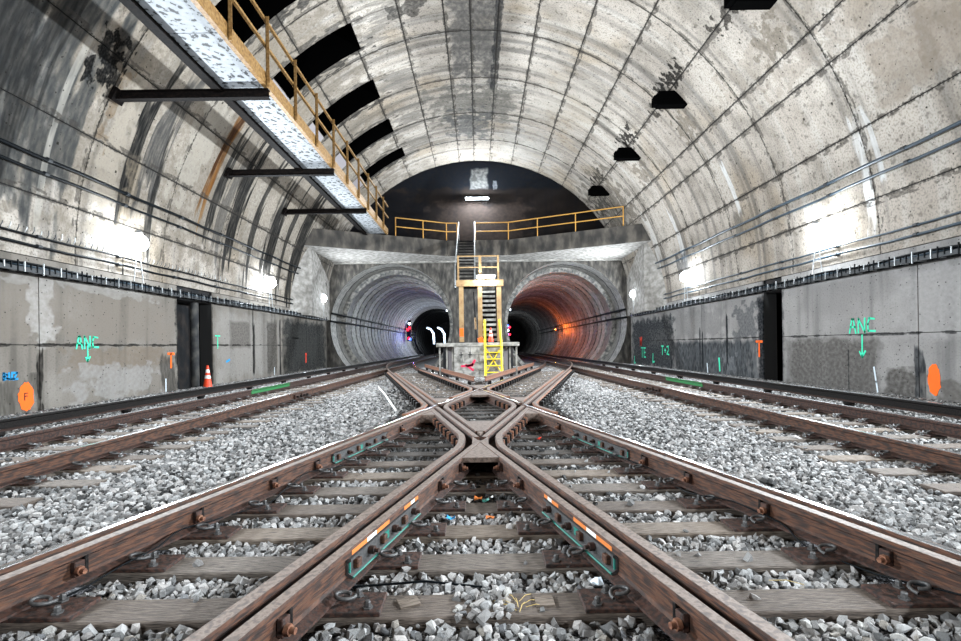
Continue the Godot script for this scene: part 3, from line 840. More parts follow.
func build_end_wall() -> void:
	# upper end wall above the mezzanine
	var wb := thing("wall_back", "dark mottled end wall under the vault above the gallery", "wall", Vector3.ZERO, "", "structure")
	var sk := SurfacePaint.new(760, 330, -9.2, 9.2, 6.0, 12.3, Color("1d1a19"), 81)  # dark base with brown and bluish patches
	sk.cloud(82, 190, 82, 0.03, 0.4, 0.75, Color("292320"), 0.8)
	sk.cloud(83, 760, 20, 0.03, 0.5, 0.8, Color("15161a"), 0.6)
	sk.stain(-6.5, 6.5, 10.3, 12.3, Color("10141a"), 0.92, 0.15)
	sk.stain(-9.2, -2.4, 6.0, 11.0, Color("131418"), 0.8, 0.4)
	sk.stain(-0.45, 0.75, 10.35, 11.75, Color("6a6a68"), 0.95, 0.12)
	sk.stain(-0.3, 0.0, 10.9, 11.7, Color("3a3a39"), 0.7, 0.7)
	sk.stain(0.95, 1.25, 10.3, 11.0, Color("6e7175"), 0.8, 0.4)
	sk.stain(-3.2, 3.6, 6.6, 9.9, Color("352d29"), 0.8, 0.3)  # lamp-lit area below the tube lamp, painted in
	var m := sk.material("end_wall_concrete", 0.85)
	var g := Geo.new()
	var c := Vector3(0, 6.5, -Z_END - 0.02)
	var rim := []
	for k in 49:
		var p := arc(180.0 * k / 48.0, HALL_R + 0.08)
		rim.append(Vector3(p.x, maxf(p.y, 6.12), c.z))
	rim.append(Vector3(-9.2, 6.12, c.z)); rim.push_front(Vector3(9.2, 6.12, c.z))
	for k in rim.size():
		var a: Vector3 = rim[k]; var b: Vector3 = rim[(k + 1) % rim.size()]
		g.tri(c, a, b, sk.uv(c.x, c.y), sk.uv(a.x, a.y), sk.uv(b.x, b.y))
	g.box(Vector3(0, 9.4, -Z_END - 0.3), Vector3(19, 6.2, 0.4))
	put(wb, "face", g, m)
	# portal wall with two round mouths
	var wp := thing("wall_portal", "stained concrete wall around the two round tunnel mouths", "wall", Vector3.ZERO, "", "structure")
	g = Geo.new()
	for s in [-1.0, 1.0]:
		var ctr := Vector2(s * TUN_X, TUN_Y)
		var r := 3.66
		var lo := Vector2(0.0 if s > 0 else -9.3, -0.6); var hi := Vector2(9.3 if s > 0 else 0.0, 6.2)
		var angs := []
		for k in 64: angs.append(TAU * k / 64.0)
		for cn in [lo, hi, Vector2(lo.x, hi.y), Vector2(hi.x, lo.y)]:
			angs.append(fposmod((cn - ctr).angle(), TAU))
		angs.sort()
		for k in angs.size():
			var qs := []
			for a in [angs[k], angs[(k + 1) % angs.size()]]:
				var d := Vector2(cos(a), sin(a))
				var t := 1e9
				if absf(d.x) > 1e-6: t = minf(t, ((hi.x if d.x > 0 else lo.x) - ctr.x) / d.x)
				if absf(d.y) > 1e-6: t = minf(t, ((hi.y if d.y > 0 else lo.y) - ctr.y) / d.y)
				qs.append([ctr + d * r, ctr + d * t])
			var z := -Z_END
			g.quad(Vector3(qs[0][0].x, qs[0][0].y, z), Vector3(qs[0][1].x, qs[0][1].y, z), Vector3(qs[1][1].x, qs[1][1].y, z), Vector3(qs[1][0].x, qs[1][0].y, z))
	put(wp, "face", g, M.concrete_portal)

func build_tunnels() -> void:
	for s in [-1.0, 1.0]:
		var nm := "left" if s < 0 else "right"
		var w := thing("wall_tunnel_" + nm, "ribbed concrete lining of the %s round tunnel" % nm, "tunnel", Vector3.ZERO, "", "structure")
		var z := Z_END
		var k := 0
		while z < 92.0:
			var len := 1.25 if z < 66.0 else 2.6
			var r0 := 3.66 if k < 2 else (3.36 if z < 66.0 or s > 0 else 3.2)
			var bulge := 0.0 if k < 2 else 0.05
			var g := Geo.new()
			var sides := 40
			var prof := [[z, r0 + 0.25], [z, r0], [z + len * 0.8, r0], [z + len * 0.8, r0 + bulge + 0.02], [z + len, r0 + bulge + 0.02], [z + len, r0 + 0.25]]
			if k == 0: prof = prof.slice(1)
			if k == 1: prof = [[z, r0], [z + len * 0.8, r0], [z + len * 0.8, 3.36], [z + len, 3.36]]
			for q in sides:
				var a0 := TAU * q / sides; var a1 := TAU * (q + 1) / sides
				for j in prof.size() - 1:
					var p0: Array = prof[j]; var p1: Array = prof[j + 1]
					var c0 := Vector3(s * TUN_X, TUN_Y, 0)
					var d0 := Vector3(cos(a0), sin(a0), 0); var d1 := Vector3(cos(a1), sin(a1), 0)
					g.quad(c0 + d0 * p0[1] - Vector3(0, 0, p0[0]), c0 + d0 * p1[1] - Vector3(0, 0, p1[0]), c0 + d1 * p1[1] - Vector3(0, 0, p1[0]), c0 + d1 * p0[1] - Vector3(0, 0, p0[0]))
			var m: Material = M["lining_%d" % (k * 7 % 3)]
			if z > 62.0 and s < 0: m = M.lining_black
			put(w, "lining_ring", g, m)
			z += len
			k += 1
		var g2 := Geo.new()
		g2.box(Vector3(s * TUN_X, TUN_Y, -93.0), Vector3(8, 8, 0.6))
		put(w, "far_bulkhead", g2, M.concrete_black)
		g2 = Geo.new()
		g2.box(Vector3(s * TUN_X, -0.5, -(Z_END + 31.5)), Vector3(5.0, 0.5, 63.0))
		put(w, "track_bed", g2, M.concrete_dark)

func chevron(x: float) -> float:   # depth of the gallery's front edge
	return 28.2 - maxf(0.0, absf(x) - 1.7) * 0.52

func build_mezzanine() -> void:
	var z := thing("gallery", "grey concrete gallery slab spanning the hall above the tunnel mouths", "gallery", Vector3.ZERO, "", "structure")
	var edge := [-8.75, -5.0, -1.7, 1.7, 5.0, 8.75]
	var soff := 6.1; var top := 7.0
	for k in edge.size() - 1:
		var g := Geo.new()
		var xa: float = edge[k] + 0.008; var xb: float = edge[k + 1] - 0.008
		g.plate([Vector2(xa, chevron(xa)), Vector2(xb, chevron(xb)), Vector2(xb, Z_END), Vector2(xa, Z_END)], soff + 0.02, top)
		put(z, "fascia_panel", g, M.fascia)
	var gs := Geo.new()
	var ol := []
	for x in edge: ol.append(Vector2(x, chevron(x) + 0.03))
	ol.append(Vector2(8.75, Z_END)); ol.append(Vector2(-8.75, Z_END))
	gs.plate(ol, soff, soff + 0.1)
	put(z, "soffit", gs, M.concrete_pale)
	gs = Geo.new()
	gs.box(Vector3(0, 6.065, -29.75), Vector3(17.4, 0.07, 0.3))
	put(z, "ledge_beam", gs, M.concrete)
	for s in [-1.0, 1.0]:   # pier walls that close the slab's ends
		gs = Geo.new()
		gs.plate([Vector2(s * 8.45, 25.4), Vector2(s * 9.2, 24.0), Vector2(s * 9.2, Z_END), Vector2(s * 8.9, Z_END)], 2.7, soff)
		put(z, "end_pier", gs, M.concrete_pale)
	# railing along the edge
	for s in [-1.0, 1.0]:
		var rl := thing("gallery_railing", "thin yellow pipe railing on the gallery, %s the ladder head" % ("left of" if s < 0 else "right of"), "railing", Vector3.ZERO, "railings on the gallery")
		var xs := [-4.4, -3.0, -1.75, -1.15] if s < 0 else [-0.12, 1.75, 3.3, 5.2, 7.4]
		for h in [8.0, 7.52]:
			var g := Geo.new()
			var pts := []
			for x in xs: pts.append(Vector3(x, h, -chevron(x) - 0.1))
			g.tube(pts, 0.03, 6)
			put(rl, "rail_bar", g, M.railing_yellow)
		for x in xs:
			var g := Geo.new()
			g.tube([Vector3(x, 7.0, -chevron(x) - 0.1), Vector3(x, 8.02, -chevron(x) - 0.1)], 0.03, 6)
			put(rl, "post", g, M.railing_yellow)

func ibeam(g: Geo, a: Vector3, b: Vector3, hgt: float, wid: float) -> void:
	var t := 0.018
	var prof := [Vector2(-wid / 2, 0), Vector2(wid / 2, 0), Vector2(wid / 2, t), Vector2(t / 2, t), Vector2(t / 2, hgt - t), Vector2(wid / 2, hgt - t), Vector2(wid / 2, hgt), Vector2(-wid / 2, hgt), Vector2(-wid / 2, hgt - t), Vector2(-t / 2, hgt - t), Vector2(-t / 2, t), Vector2(-wid / 2, t)]
	g.sweep(prof, [a, b])

func build_walkway() -> void:
	var w := thing("catwalk", "high catwalk with white flaking underside and yellow edge beam on the left", "walkway")
	var z0 := 2.2; var z1 := 26.35
	var g := Geo.new()
	var zz := z0
	while zz < z1 - 0.1:
		var e := minf(zz + 2.41, z1)
		g = Geo.new()
		g.box(Vector3(-5.27, 7.06, -(zz + e) / 2), Vector3(1.0, 0.07, e - zz - 0.03))
		put(w, "deck_plate", g, M.flaked_white)
		zz = e
	g = Geo.new()
	g.sweep([Vector2(-0.05, -0.02), Vector2(0.05, -0.02), Vector2(0.05, 0.0), Vector2(0.01, 0.0), Vector2(0.01, 0.26), Vector2(0.05, 0.26), Vector2(0.05, 0.28), Vector2(-0.05, 0.28)], [Vector3(-4.76, 7.0, -z1), Vector3(-4.76, 7.0, -z0)])
	put(w, "edge_beam", g, M.yellow_paint)
	g = Geo.new()
	ibeam(g, Vector3(-5.83, 6.9, -z0), Vector3(-5.83, 6.9, -z1), 0.3, 0.2)
	put(w, "stringer", g, M.beam_iron, "black stringer beam")
	for z in [6.4, 11.38, 16.5, 21.25]:
		g = Geo.new()
		ibeam(g, Vector3(-8.26, 6.75, -z), Vector3(-4.7, 6.75, -z), 0.2, 0.16)
		put(w, "bracket", g, M.beam_iron, "black cantilever bracket")
		g = Geo.new()
		g.box(Vector3(-8.14, 6.85, -z), Vector3(0.1, 0.3, 0.34), Basis(Vector3.BACK, -0.5))
		put(w, "wall_plate", g, M.beam_iron)
	var rail := thing("catwalk_railing", "yellow angle iron railing along the high catwalk", "railing")
	var pz := 2.75
	while pz < 26.5:
		g = Geo.new()
		g.sweep([Vector2(-0.045, 0.0), Vector2(0.045, 0.0), Vector2(0.045, 1.58), Vector2(-0.045, 1.58)], [Vector3(-4.69, 6.94, -pz), Vector3(-4.70, 6.94, -pz)])
		g.sweep([Vector2(-0.045, 0.0), Vector2(-0.033, 0.0), Vector2(-0.033, 1.58), Vector2(-0.045, 1.58)], [Vector3(-4.62, 6.94, -pz), Vector3(-4.7, 6.94, -pz)])
		var post := put(rail, "post", g, M.yellow_paint)
		if pz > 7.0 and pz < 16.0:
			for by in [7.02, 7.1, 7.2]:
				g = Geo.new()
				g.tube([Vector3(-4.69, by, -pz), Vector3(-4.665, by, -pz)], 0.016, 6)
				put(post, "bolt", g, M.beam_iron)
		pz += 1.705
	for h in [8.48, 7.9]:
		g = Geo.new()
		g.sweep([Vector2(-0.03, -0.03), Vector2(0.03, -0.03), Vector2(0.03, 0.03), Vector2(-0.03, 0.03)], [Vector3(-4.73, h, -z0), Vector3(-4.73, h, -26.5)])
		put(rail, "rail_bar", g, M.yellow_paint)

# ---------------------------------------------------------------- tracks
func a1(z: float) -> float: return SLOPE * (z - Z_X2)
func a2(z: float) -> float: return SLOPE * (z - Z_X1)

func hermite(x0: float, d0: float, x1: float, t: float) -> float:   # runs out level at x1
	return (2 * t * t * t - 3 * t * t + 1) * x0 + (t * t * t - 2 * t * t + t) * d0 + (3 * t * t - 2 * t * t * t) * x1

func mirrored(half: Array) -> Array:   # closed outline from its right half, listed top to bottom
	var out := []
	for k in range(half.size() - 1, -1, -1): out.append(half[k])
	for p in half: out.append(Vector2(-p.x, p.y))
	return out

func rail_profile(wide := 1.0) -> Array:
	return mirrored([Vector2(0.030 * wide, 0.0), Vector2(0.037 * wide, -0.007), Vector2(0.037 * wide, -0.036), Vector2(0.012, -0.053), Vector2(0.0095, -0.128), Vector2(0.02, -0.143)])

func foot_profile() -> Array:
	return mirrored([Vector2(0.02, -0.143), Vector2(0.07, -0.157), Vector2(0.07, -0.17)])

func strip_profile(w: float) -> Array:
	return [Vector2(w, -0.002), Vector2(w * 0.92, 0.0015), Vector2(-w * 0.92, 0.0015), Vector2(-w, -0.002)]

# a steel rail: each run is a plan path [(x, depth), ...]
func make_rail(called: String, label: String, runs: Array, top: Material, wide := 1.0, group := "", y := 0.0, side: Material = null) -> Node3D:
	var o := thing(called, label, "rail", Vector3.ZERO, group)
	for run in runs:
		var pts := []
		for p in run: pts.append(Vector3(p.x, y, -p.y))
		var g := Geo.new()
		g.sweep(rail_profile(wide), pts)
		put(o, "rail_body", g, side if side else M.rust)
		g = Geo.new()
		g.sweep(foot_profile(), pts)
		put(o, "rail_foot", g, M.rust_dark)  # darker than the body: grime plus painted shade
		g = Geo.new()
		g.sweep(strip_profile(0.021 if top == M.polished else 0.029 * wide), pts)
		put(o, "running_surface", g, top)
	return o

func line_pts(fx: Callable, za: float, zb: float, off := 0.0, flip := 1.0) -> Array:
	return [Vector2((fx.call(za) + off) * flip, za), Vector2((fx.call(zb) + off) * flip, zb)]

# bolted lug on the side of a rail: s = +1 on the right side
func lug(o: Node3D, x: float, z: float, s: float, dir: float) -> void:
	var bs := Basis(Vector3.UP, -atan(SLOPE) * dir)
	var g := Geo.new()
	g.box(Vector3(x, -0.092, -z) + bs * Vector3(s * 0.026, 0, 0), Vector3(0.03, 0.078, 0.055), bs, 0.004)
	var b := put(o, "bolt_block", g, M.rust_dark)
	g = Geo.new()
	var c := Vector3(x, -0.098, -z) + bs * Vector3(s * 0.04, 0, 0.012)
	g.tube([c, c + bs * Vector3(s * 0.05, 0, 0)], 0.014, 8)
	g.tube([c + bs * Vector3(s * 0.004, 0, 0), c + bs * Vector3(s * 0.026, 0, 0)], 0.025, 6)
	put(b, "bolt", g, M.rust_pale)
	g = Geo.new()
	g.box(Vector3(x, -0.085, -z) + bs * Vector3(s * 0.024, 0, -0.04), Vector3(0.026, 0.1, 0.022), bs, 0.003)
	put(b, "shim", g, M.black_iron)

# joint bar with bolts, teal edge lines and orange-white-orange marks on the head
func joint_bar(o: Node3D, fx: Callable, off: float, za: float, zb: float, s: float, flip: float, marks := true) -> void:
	var pts := []
	for z in [za, zb]: pts.append(Vector3((fx.call(z) + off) * flip, 0, -z))
	var side := s * flip
	var prof := [Vector2(0.012, -0.146), Vector2(0.05, -0.152), Vector2(0.05, -0.136), Vector2(0.024, -0.122), Vector2(0.024, -0.072), Vector2(0.043, -0.06), Vector2(0.043, -0.046), Vector2(0.012, -0.046)]
	if side < 0:
		var mp := []
		for k in range(prof.size() - 1, -1, -1): mp.append(Vector2(-prof[k].x, prof[k].y))
		prof = mp
	var g := Geo.new()
	g.sweep(prof, pts)
	var bar := put(o, "joint_bar", g, M.clip_iron, "dark joint bar with teal paint")
	var dir: Vector3 = (pts[1] - pts[0]).normalized()
	var out := dir.cross(Vector3.UP) * side
	for yy in [[-0.141, 0.0515]]:
		g = Geo.new()
		g.tube([pts[0] + out * yy[1] + Vector3.UP * yy[0], pts[1] + out * yy[1] + Vector3.UP * yy[0]], 0.007, 5)
		put(bar, "paint_line", g, M.teal_paint)
	g = Geo.new()
	g.box(pts[0] + out * 0.026 + Vector3(0, -0.1, 0) + dir * 0.012, Vector3(0.012, 0.08, 0.012), Basis.looking_at(dir))
	g.box(pts[0].lerp(pts[1], 0.48) + out * 0.026 + Vector3(0, -0.1, 0), Vector3(0.006, 0.05, 0.07), Basis.looking_at(dir))
	put(bar, "paint_patch", g, M.teal_paint)
	for k in 6:
		var c: Vector3 = pts[0].lerp(pts[1], (k + 0.5) / 6.0) + Vector3(0, -0.097, 0) + out * 0.024
		g = Geo.new()
		if k % 2:
			g.tube([c, c + out * 0.06], 0.013, 8)
			g.tube([c, c + out * 0.034], 0.024, 6)
		else:
			g.box(c + out * 0.012, Vector3(0.034, 0.05, 0.05), Basis.looking_at(dir), 0.005)
		put(bar, "bolt", g, M.rust_dark if k % 2 else M.rust)
	if marks:
		for mk in [[0.02, 0.2, "orange_paint"], [0.2, 0.32, "white_paint"], [0.32, 0.5, "orange_paint"], [0.74, 0.86, "orange_paint"], [0.86, 0.93, "white_paint"], [0.93, 1.0, "orange_paint"]]:
			g = Geo.new()
			var p0: Vector3 = pts[0].lerp(pts[1], mk[0]); var p1: Vector3 = pts[0].lerp(pts[1], mk[1])
			var q := [p0 + out * 0.0382, p1 + out * 0.0382]
			var up0 := Vector3.UP * -0.009; var dn := Vector3.UP * -0.034
			if side > 0: g.quad(q[0] + dn, q[1] + dn, q[1] + up0, q[0] + up0)
			else: g.quad(q[1] + dn, q[0] + dn, q[0] + up0, q[1] + up0)
			put(o, "paint_mark", g, M[mk[2]], mk[2].split("_")[0] + " paint mark")

func build_crossover() -> void:
	var word_of := {1.0: ["left", "right"], -1.0: ["right", "left"]}
	for f in [1.0, -1.0]:
		var near: String = word_of[f][0]; var far: String = word_of[f][1]
		# outer running rail: comes from the near side, crosses and curls into the far wall track
		var curl1 := [Vector2(a1(12.22) * f, 12.22)]
		for k in 13:
			var t := k / 12.0
			curl1.append(Vector2((hermite(a1(23.0), SLOPE * 13.0, 4.42, t)) * f, 23.0 + 13.0 * t))
		make_rail("running_rail", "shiny outer crossover rail entering at the %s edge, behind its rusty guard rail" % near, [line_pts(a1, 0.3, 9.0, 0.0, f), line_pts(a1, 9.16, 12.06, 0.0, f), curl1], M.polished, 1.0, "crossover running rails")
		# inner running rail: the one that forms the big central X
		var curl2 := [Vector2(a2(8.92) * f, 8.92)]
		for k in 15:
			var t := k / 14.0
			curl2.append(Vector2((hermite(a2(19.0), SLOPE * 17.0, 5.95, t)) * f, 19.0 + 17.0 * t))
		var r2 := make_rail("running_rail", "brown inner crossover rail rising from the bottom %s to the central X" % near, [line_pts(a2, 0.3, 5.6, 0.0, f), line_pts(a2, 5.8, 8.74, 0.0, f), curl2], M.rail_top, 1.0, "crossover running rails")
		joint_bar(r2, a2, 0.0, 2.62, 3.6, 1.0, f)
		for z in [2.08, 4.15, 4.75]:
			lug(r2, (a2(z) + 0.004) * f, z, f, f)
		# guard beside the outer rail
		var g1 := make_rail("guard_rail", "rusty guard rail with bolted lugs along the %s outer crossover rail" % near, [line_pts(a1, 0.3, 8.25, GD, f)], M.rail_top, 1.12, "crossover guard rails")
		for z in [1.87, 2.66, 3.45, 4.25, 4.9]:
			lug(g1, (a1(z) + GD + 0.004) * f, z, f, f)
		joint_bar(g1, a1, GD, 5.2, 6.5, 1.0, f)
		lug(g1, (a1(7.0) + GD) * f, 7.0, f, f)
		# guard beside the inner rail, bent at the central crossing
		var gb := make_rail("guard_rail", "bent guard rail on the %s corner of the nearest crossing" % near, [[Vector2((a2(0.3) - GD) * f, 0.3), Vector2((a2(5.25) - GD) * f, 5.25), Vector2((a2(5.48) - GD - 0.035) * f, 5.48), Vector2((-a2(5.78) - GD - 0.035) * f, 5.78), Vector2((-a2(6.01) - GD) * f, 6.01), Vector2((-a2(8.2) - GD) * f, 8.2)]], M.rail_top, 1.15, "crossover guard rails")
		# half of the guard ring inside the central diamond (the far side of this track)
		var gr := make_rail("guard_rail", "%s half of the guard ring inside the central diamond" % far, [[Vector2(0.02 * f, 6.2), Vector2((a2(8.6) - GD) * f, 8.6), Vector2((a2(8.83) - GD - 0.03) * f, 8.83), Vector2((-a1(9.07) - GD - 0.03) * f, 9.07), Vector2((-a1(9.3) - GD) * f, 9.3), Vector2(0.02 * f, 11.7)]], M.rail_top, 1.2, "crossover guard rails")
		for k in 22:
			var z := 4.95 + k * 0.15
			var x := (a2(z) if z < Z_X1 else -a2(z)) - GD - 0.062
			for q in [[gb, x, z], [gr, (a2(z + 1.95) if z + 1.95 < 8.95 else -a1(z + 1.95)) - GD - 0.065, z + 1.95]]:
				var g := Geo.new()
				g.box(Vector3(q[1] * f, -0.095, -q[2]), Vector3(0.06, 0.1, 0.06), Basis(), 0.008)
				put(q[0], "brace", g, M.black_iron if k % 2 else M.rust_pale)
		# wing at the outer corner of the side crossing
		var wing := make_rail("wing_rail", "bent wing rail outside the %s crossing of the diamond" % far, [[Vector2((-a1(7.9) + GD) * f, 7.9), Vector2((-a1(8.7) + GD) * f, 8.7), Vector2((a2(9.2) + GD) * f, 9.2), Vector2((a2(21.0) + GD) * f, 21.0)]], M.rail_top, 1.1, "crossover wing rails", 0.0, M.rust_pale)
		# guards of the far legs
		make_rail("guard_rail", "guard rail inside the far %s leg of the crossover" % far, [line_pts(a2, 9.6, 20.5, -GD, f)], M.rail_top, 1.0, "crossover guard rails", 0.0, M.rust_pale)
		var bent := make_rail("guard_rail", "guard rail bent round the %s corner of the farthest crossing" % far, [[Vector2((-a1(10.4) + GD) * f, 10.4), Vector2((-a1(11.95) + GD) * f, 11.95), Vector2((a1(12.6) + GD) * f, 12.6), Vector2((a1(23.0) + GD) * f, 23.0)]], M.rail_top, 1.1, "crossover guard rails", 0.0, M.rust_pale)
		for k in 30:
			var z := 9.7 + k * 0.4
			var g := Geo.new()
			g.box(Vector3((a2(z) + GD + 0.075) * f, -0.09, -z), Vector3(0.09, 0.12, 0.13), Basis(Vector3.UP, -atan(SLOPE) * f), 0.012)
			put(wing, "brace", g, M.black_iron)
			if k < 26:
				z = 12.9 + k * 0.4
				g = Geo.new()
				g.box(Vector3((a1(z) + GD + 0.075) * f, -0.09, -z), Vector3(0.09, 0.12, 0.13), Basis(Vector3.UP, -atan(SLOPE) * f), 0.012)
				put(bent, "brace", g, M.black_iron)
		# contact rail of the crossover leg, on short posts
		var cr := make_rail("contact_rail", "short rusty contact rail on posts beside the pedestal, %s" % far, [[Vector2((a1(15.6) - 0.62) * f, 15.6), Vector2((a1(27.0) - 0.62) * f, 27.0)]], M.rail_top, 1.0, "crossover contact rails", 0.1, M.rust_pale)
		for k in 6:
			var z := 16.2 + k * 2.0
			var g := Geo.new()
			g.box(Vector3((a1(z) - 0.62) * f, -0.16, -z), Vector3(0.12, 0.18, 0.14), Basis(), 0.02)
			put(cr, "insulator", g, M.black_iron)
	# heel blocks that fill the acute corners of the crossings
	var heel := thing("crossing_casting", "flat worn steel casting filling the points of the four crossings", "casting")
	for o in [[[Vector2(0, 5.56), Vector2(-0.21, 4.75), Vector2(0.21, 4.75)], 0.004], [[Vector2(0, 6.05), Vector2(0.26, 7.05), Vector2(-0.26, 7.05)], 0.004], [[Vector2(0, 11.85), Vector2(-0.25, 10.8), Vector2(0.25, 10.8)], 0.004], [[Vector2(0, 12.5), Vector2(0.24, 13.5), Vector2(-0.24, 13.5)], 0.004]]:
		var g := Geo.new()
		g.plate(o[0], -0.05, -o[1])
		put(heel, "heel_block", g, M.rail_top)
	for f in [1.0, -1.0]:
		for o in [[Vector2(-0.8, 8.55), Vector2(-1.02, 7.75), Vector2(-0.6, 7.75)], [Vector2(-0.8, 9.4), Vector2(-0.62, 10.2), Vector2(-1.0, 10.2)]]:
			var g := Geo.new()
			var ol := []
			for p in o: ol.append(Vector2(p.x * f, p.y))
			g.plate(ol, -0.13, -0.004)
			put(heel, "heel_block", g, M.rail_top)
		# wedge between the crossing and its bent guard
		var g2 := Geo.new()
		g2.plate([Vector2(-0.03 * f, 5.63), Vector2(-0.09 * f, 5.42), Vector2(-0.09 * f, 5.84)], -0.1, -0.003)
		put(heel, "wedge", g2, M.rail_top)

func build_side_tracks() -> void:
	for s in [-1.0, 1.0]:
		var nm := "left" if s < 0 else "right"
		for r in [[4.42, "near", "rusty rail nearest the middle on the %s wall track"], [5.95, "far", "dark rail nearest the wall on the %s wall track, with a green painted stretch"]]:
			var o := make_rail("running_rail", r[2] % nm, [[Vector2(s * r[0], 2.0), Vector2(s * r[0], 88.0)]], M.polished, 1.0, "wall track rails", 0.0, M.rust if r[1] == "near" else M.rust_dark)
			var jz := 9.75 if s > 0 else 9.4
			if r[1] == "near":
				for k in 2:
					var g := Geo.new()
					g.box(Vector3(s * (r[0] - 0.045), -0.1, -(jz + 2.6 + k * 0.45)), Vector3(0.05, 0.09, 0.34), Basis(), 0.01)
					put(o, "joint_bar", g, M.rust_dark)
				for k in 4:
					var g := Geo.new()
					var c := Vector3(s * (r[0] - 0.07), -0.1, -(jz + 2.5 + k * 0.22))
					g.tube([c, c - Vector3(s * 0.05, 0, 0)], 0.022, 6)
					put(o, "bolt", g, M.black_iron)
			else:
				var g := Geo.new()
				g.box(Vector3(s * (r[0] - 0.016), -0.09, -14.6 if s > 0 else -14.3), Vector3(0.012, 0.07, 2.6))
				g.box(Vector3(s * (r[0] - 0.0375), -0.024, -14.6 if s > 0 else -14.3), Vector3(0.003, 0.026, 2.6))
				put(o, "paint_band", g, M.green_paint, "green painted stretch")
		# third rail with its cover board, on insulators
		var t := make_rail("third_rail", "dark third rail on black insulators along the %s wall" % nm, [[Vector2(s * 6.72, 2.0), Vector2(s * 6.72, 60.0)]], M.polished, 1.0, "third rails", 0.12, M.black_iron)
		var z := 4.4 if s < 0 else 4.0
		while z < 29.0:
			var g := Geo.new()
			g.lathe(Vector3(s * 6.72, -0.22, -z), [Vector2(0.0, 0.0), Vector2(0.11, 0.0), Vector2(0.11, 0.03), Vector2(0.075, 0.05), Vector2(0.09, 0.08), Vector2(0.07, 0.1), Vector2(0.09, 0.13), Vector2(0.09, 0.172), Vector2(0.0, 0.172)], 10)
			put(t, "insulator", g, M.black_iron)
			z += 2.55

# ---------------------------------------------------------------- ties
var tie_rects := []   # x0, x1, z0, z1 of timber tops, for the ballast
var clip_mesh: ArrayMesh
var bolt_mesh: ArrayMesh

const ORD := ["first", "second", "third", "fourth", "fifth", "sixth", "seventh", "eighth", "ninth", "tenth", "eleventh", "twelfth", "thirteenth", "fourteenth", "fifteenth", "sixteenth", "seventeenth", "eighteenth", "nineteenth", "twentieth", "twenty-first", "twenty-second", "twenty-third", "twenty-fourth"]

func tie_half(z: float) -> float:
	return maxf(absf(a1(z)), absf(a2(z))) + 0.52

func tie_timber(parent: Node3D, x0: float, x1: float, z: float, wid: float, mk: int, dy := 0.0) -> void:
	var g := Geo.new()
	g.box(Vector3(0, -0.09 + dy, 0), Vector3(x1 - x0, 0.18, wid), Basis(), 0.008)
	var o := put(parent, "timber", g, M["tie_wood_%d" % mk] if mk < 3 else M.tie_wood_oily)
	o.position = Vector3((x0 + x1) / 2, 0, 0)
	tie_rects.append([x0, x1, z - wid / 2, z + wid / 2])

func fastening(tie: Node3D, x0: float, x1: float, z: float, clips: Array, detail: int) -> void:
	var g := Geo.new()
	var w := 0.2
	g.box(Vector3((x0 + x1) / 2, 0.01, 0), Vector3(x1 - x0, 0.022, w), Basis(), 0.004)
	var p := put(tie, "tie_plate", g, M.rust_dark)
	if detail < 1: return
	for c in clips:
		var sx: float = c[1]
		var m := put_mesh(p, "spring_clip", clip_mesh, Transform3D(Basis(Vector3.UP, 0.0 if sx > 0 else PI), Vector3(c[0], 0.03, 0.0)))
		if detail > 1:
			for q in [Vector3(c[0] + sx * 0.17, 0.02, 0.055), Vector3(c[0] + sx * 0.1, 0.02, -0.06)]:
				put_mesh(p, "bolt", bolt_mesh, Transform3D(Basis(), q))

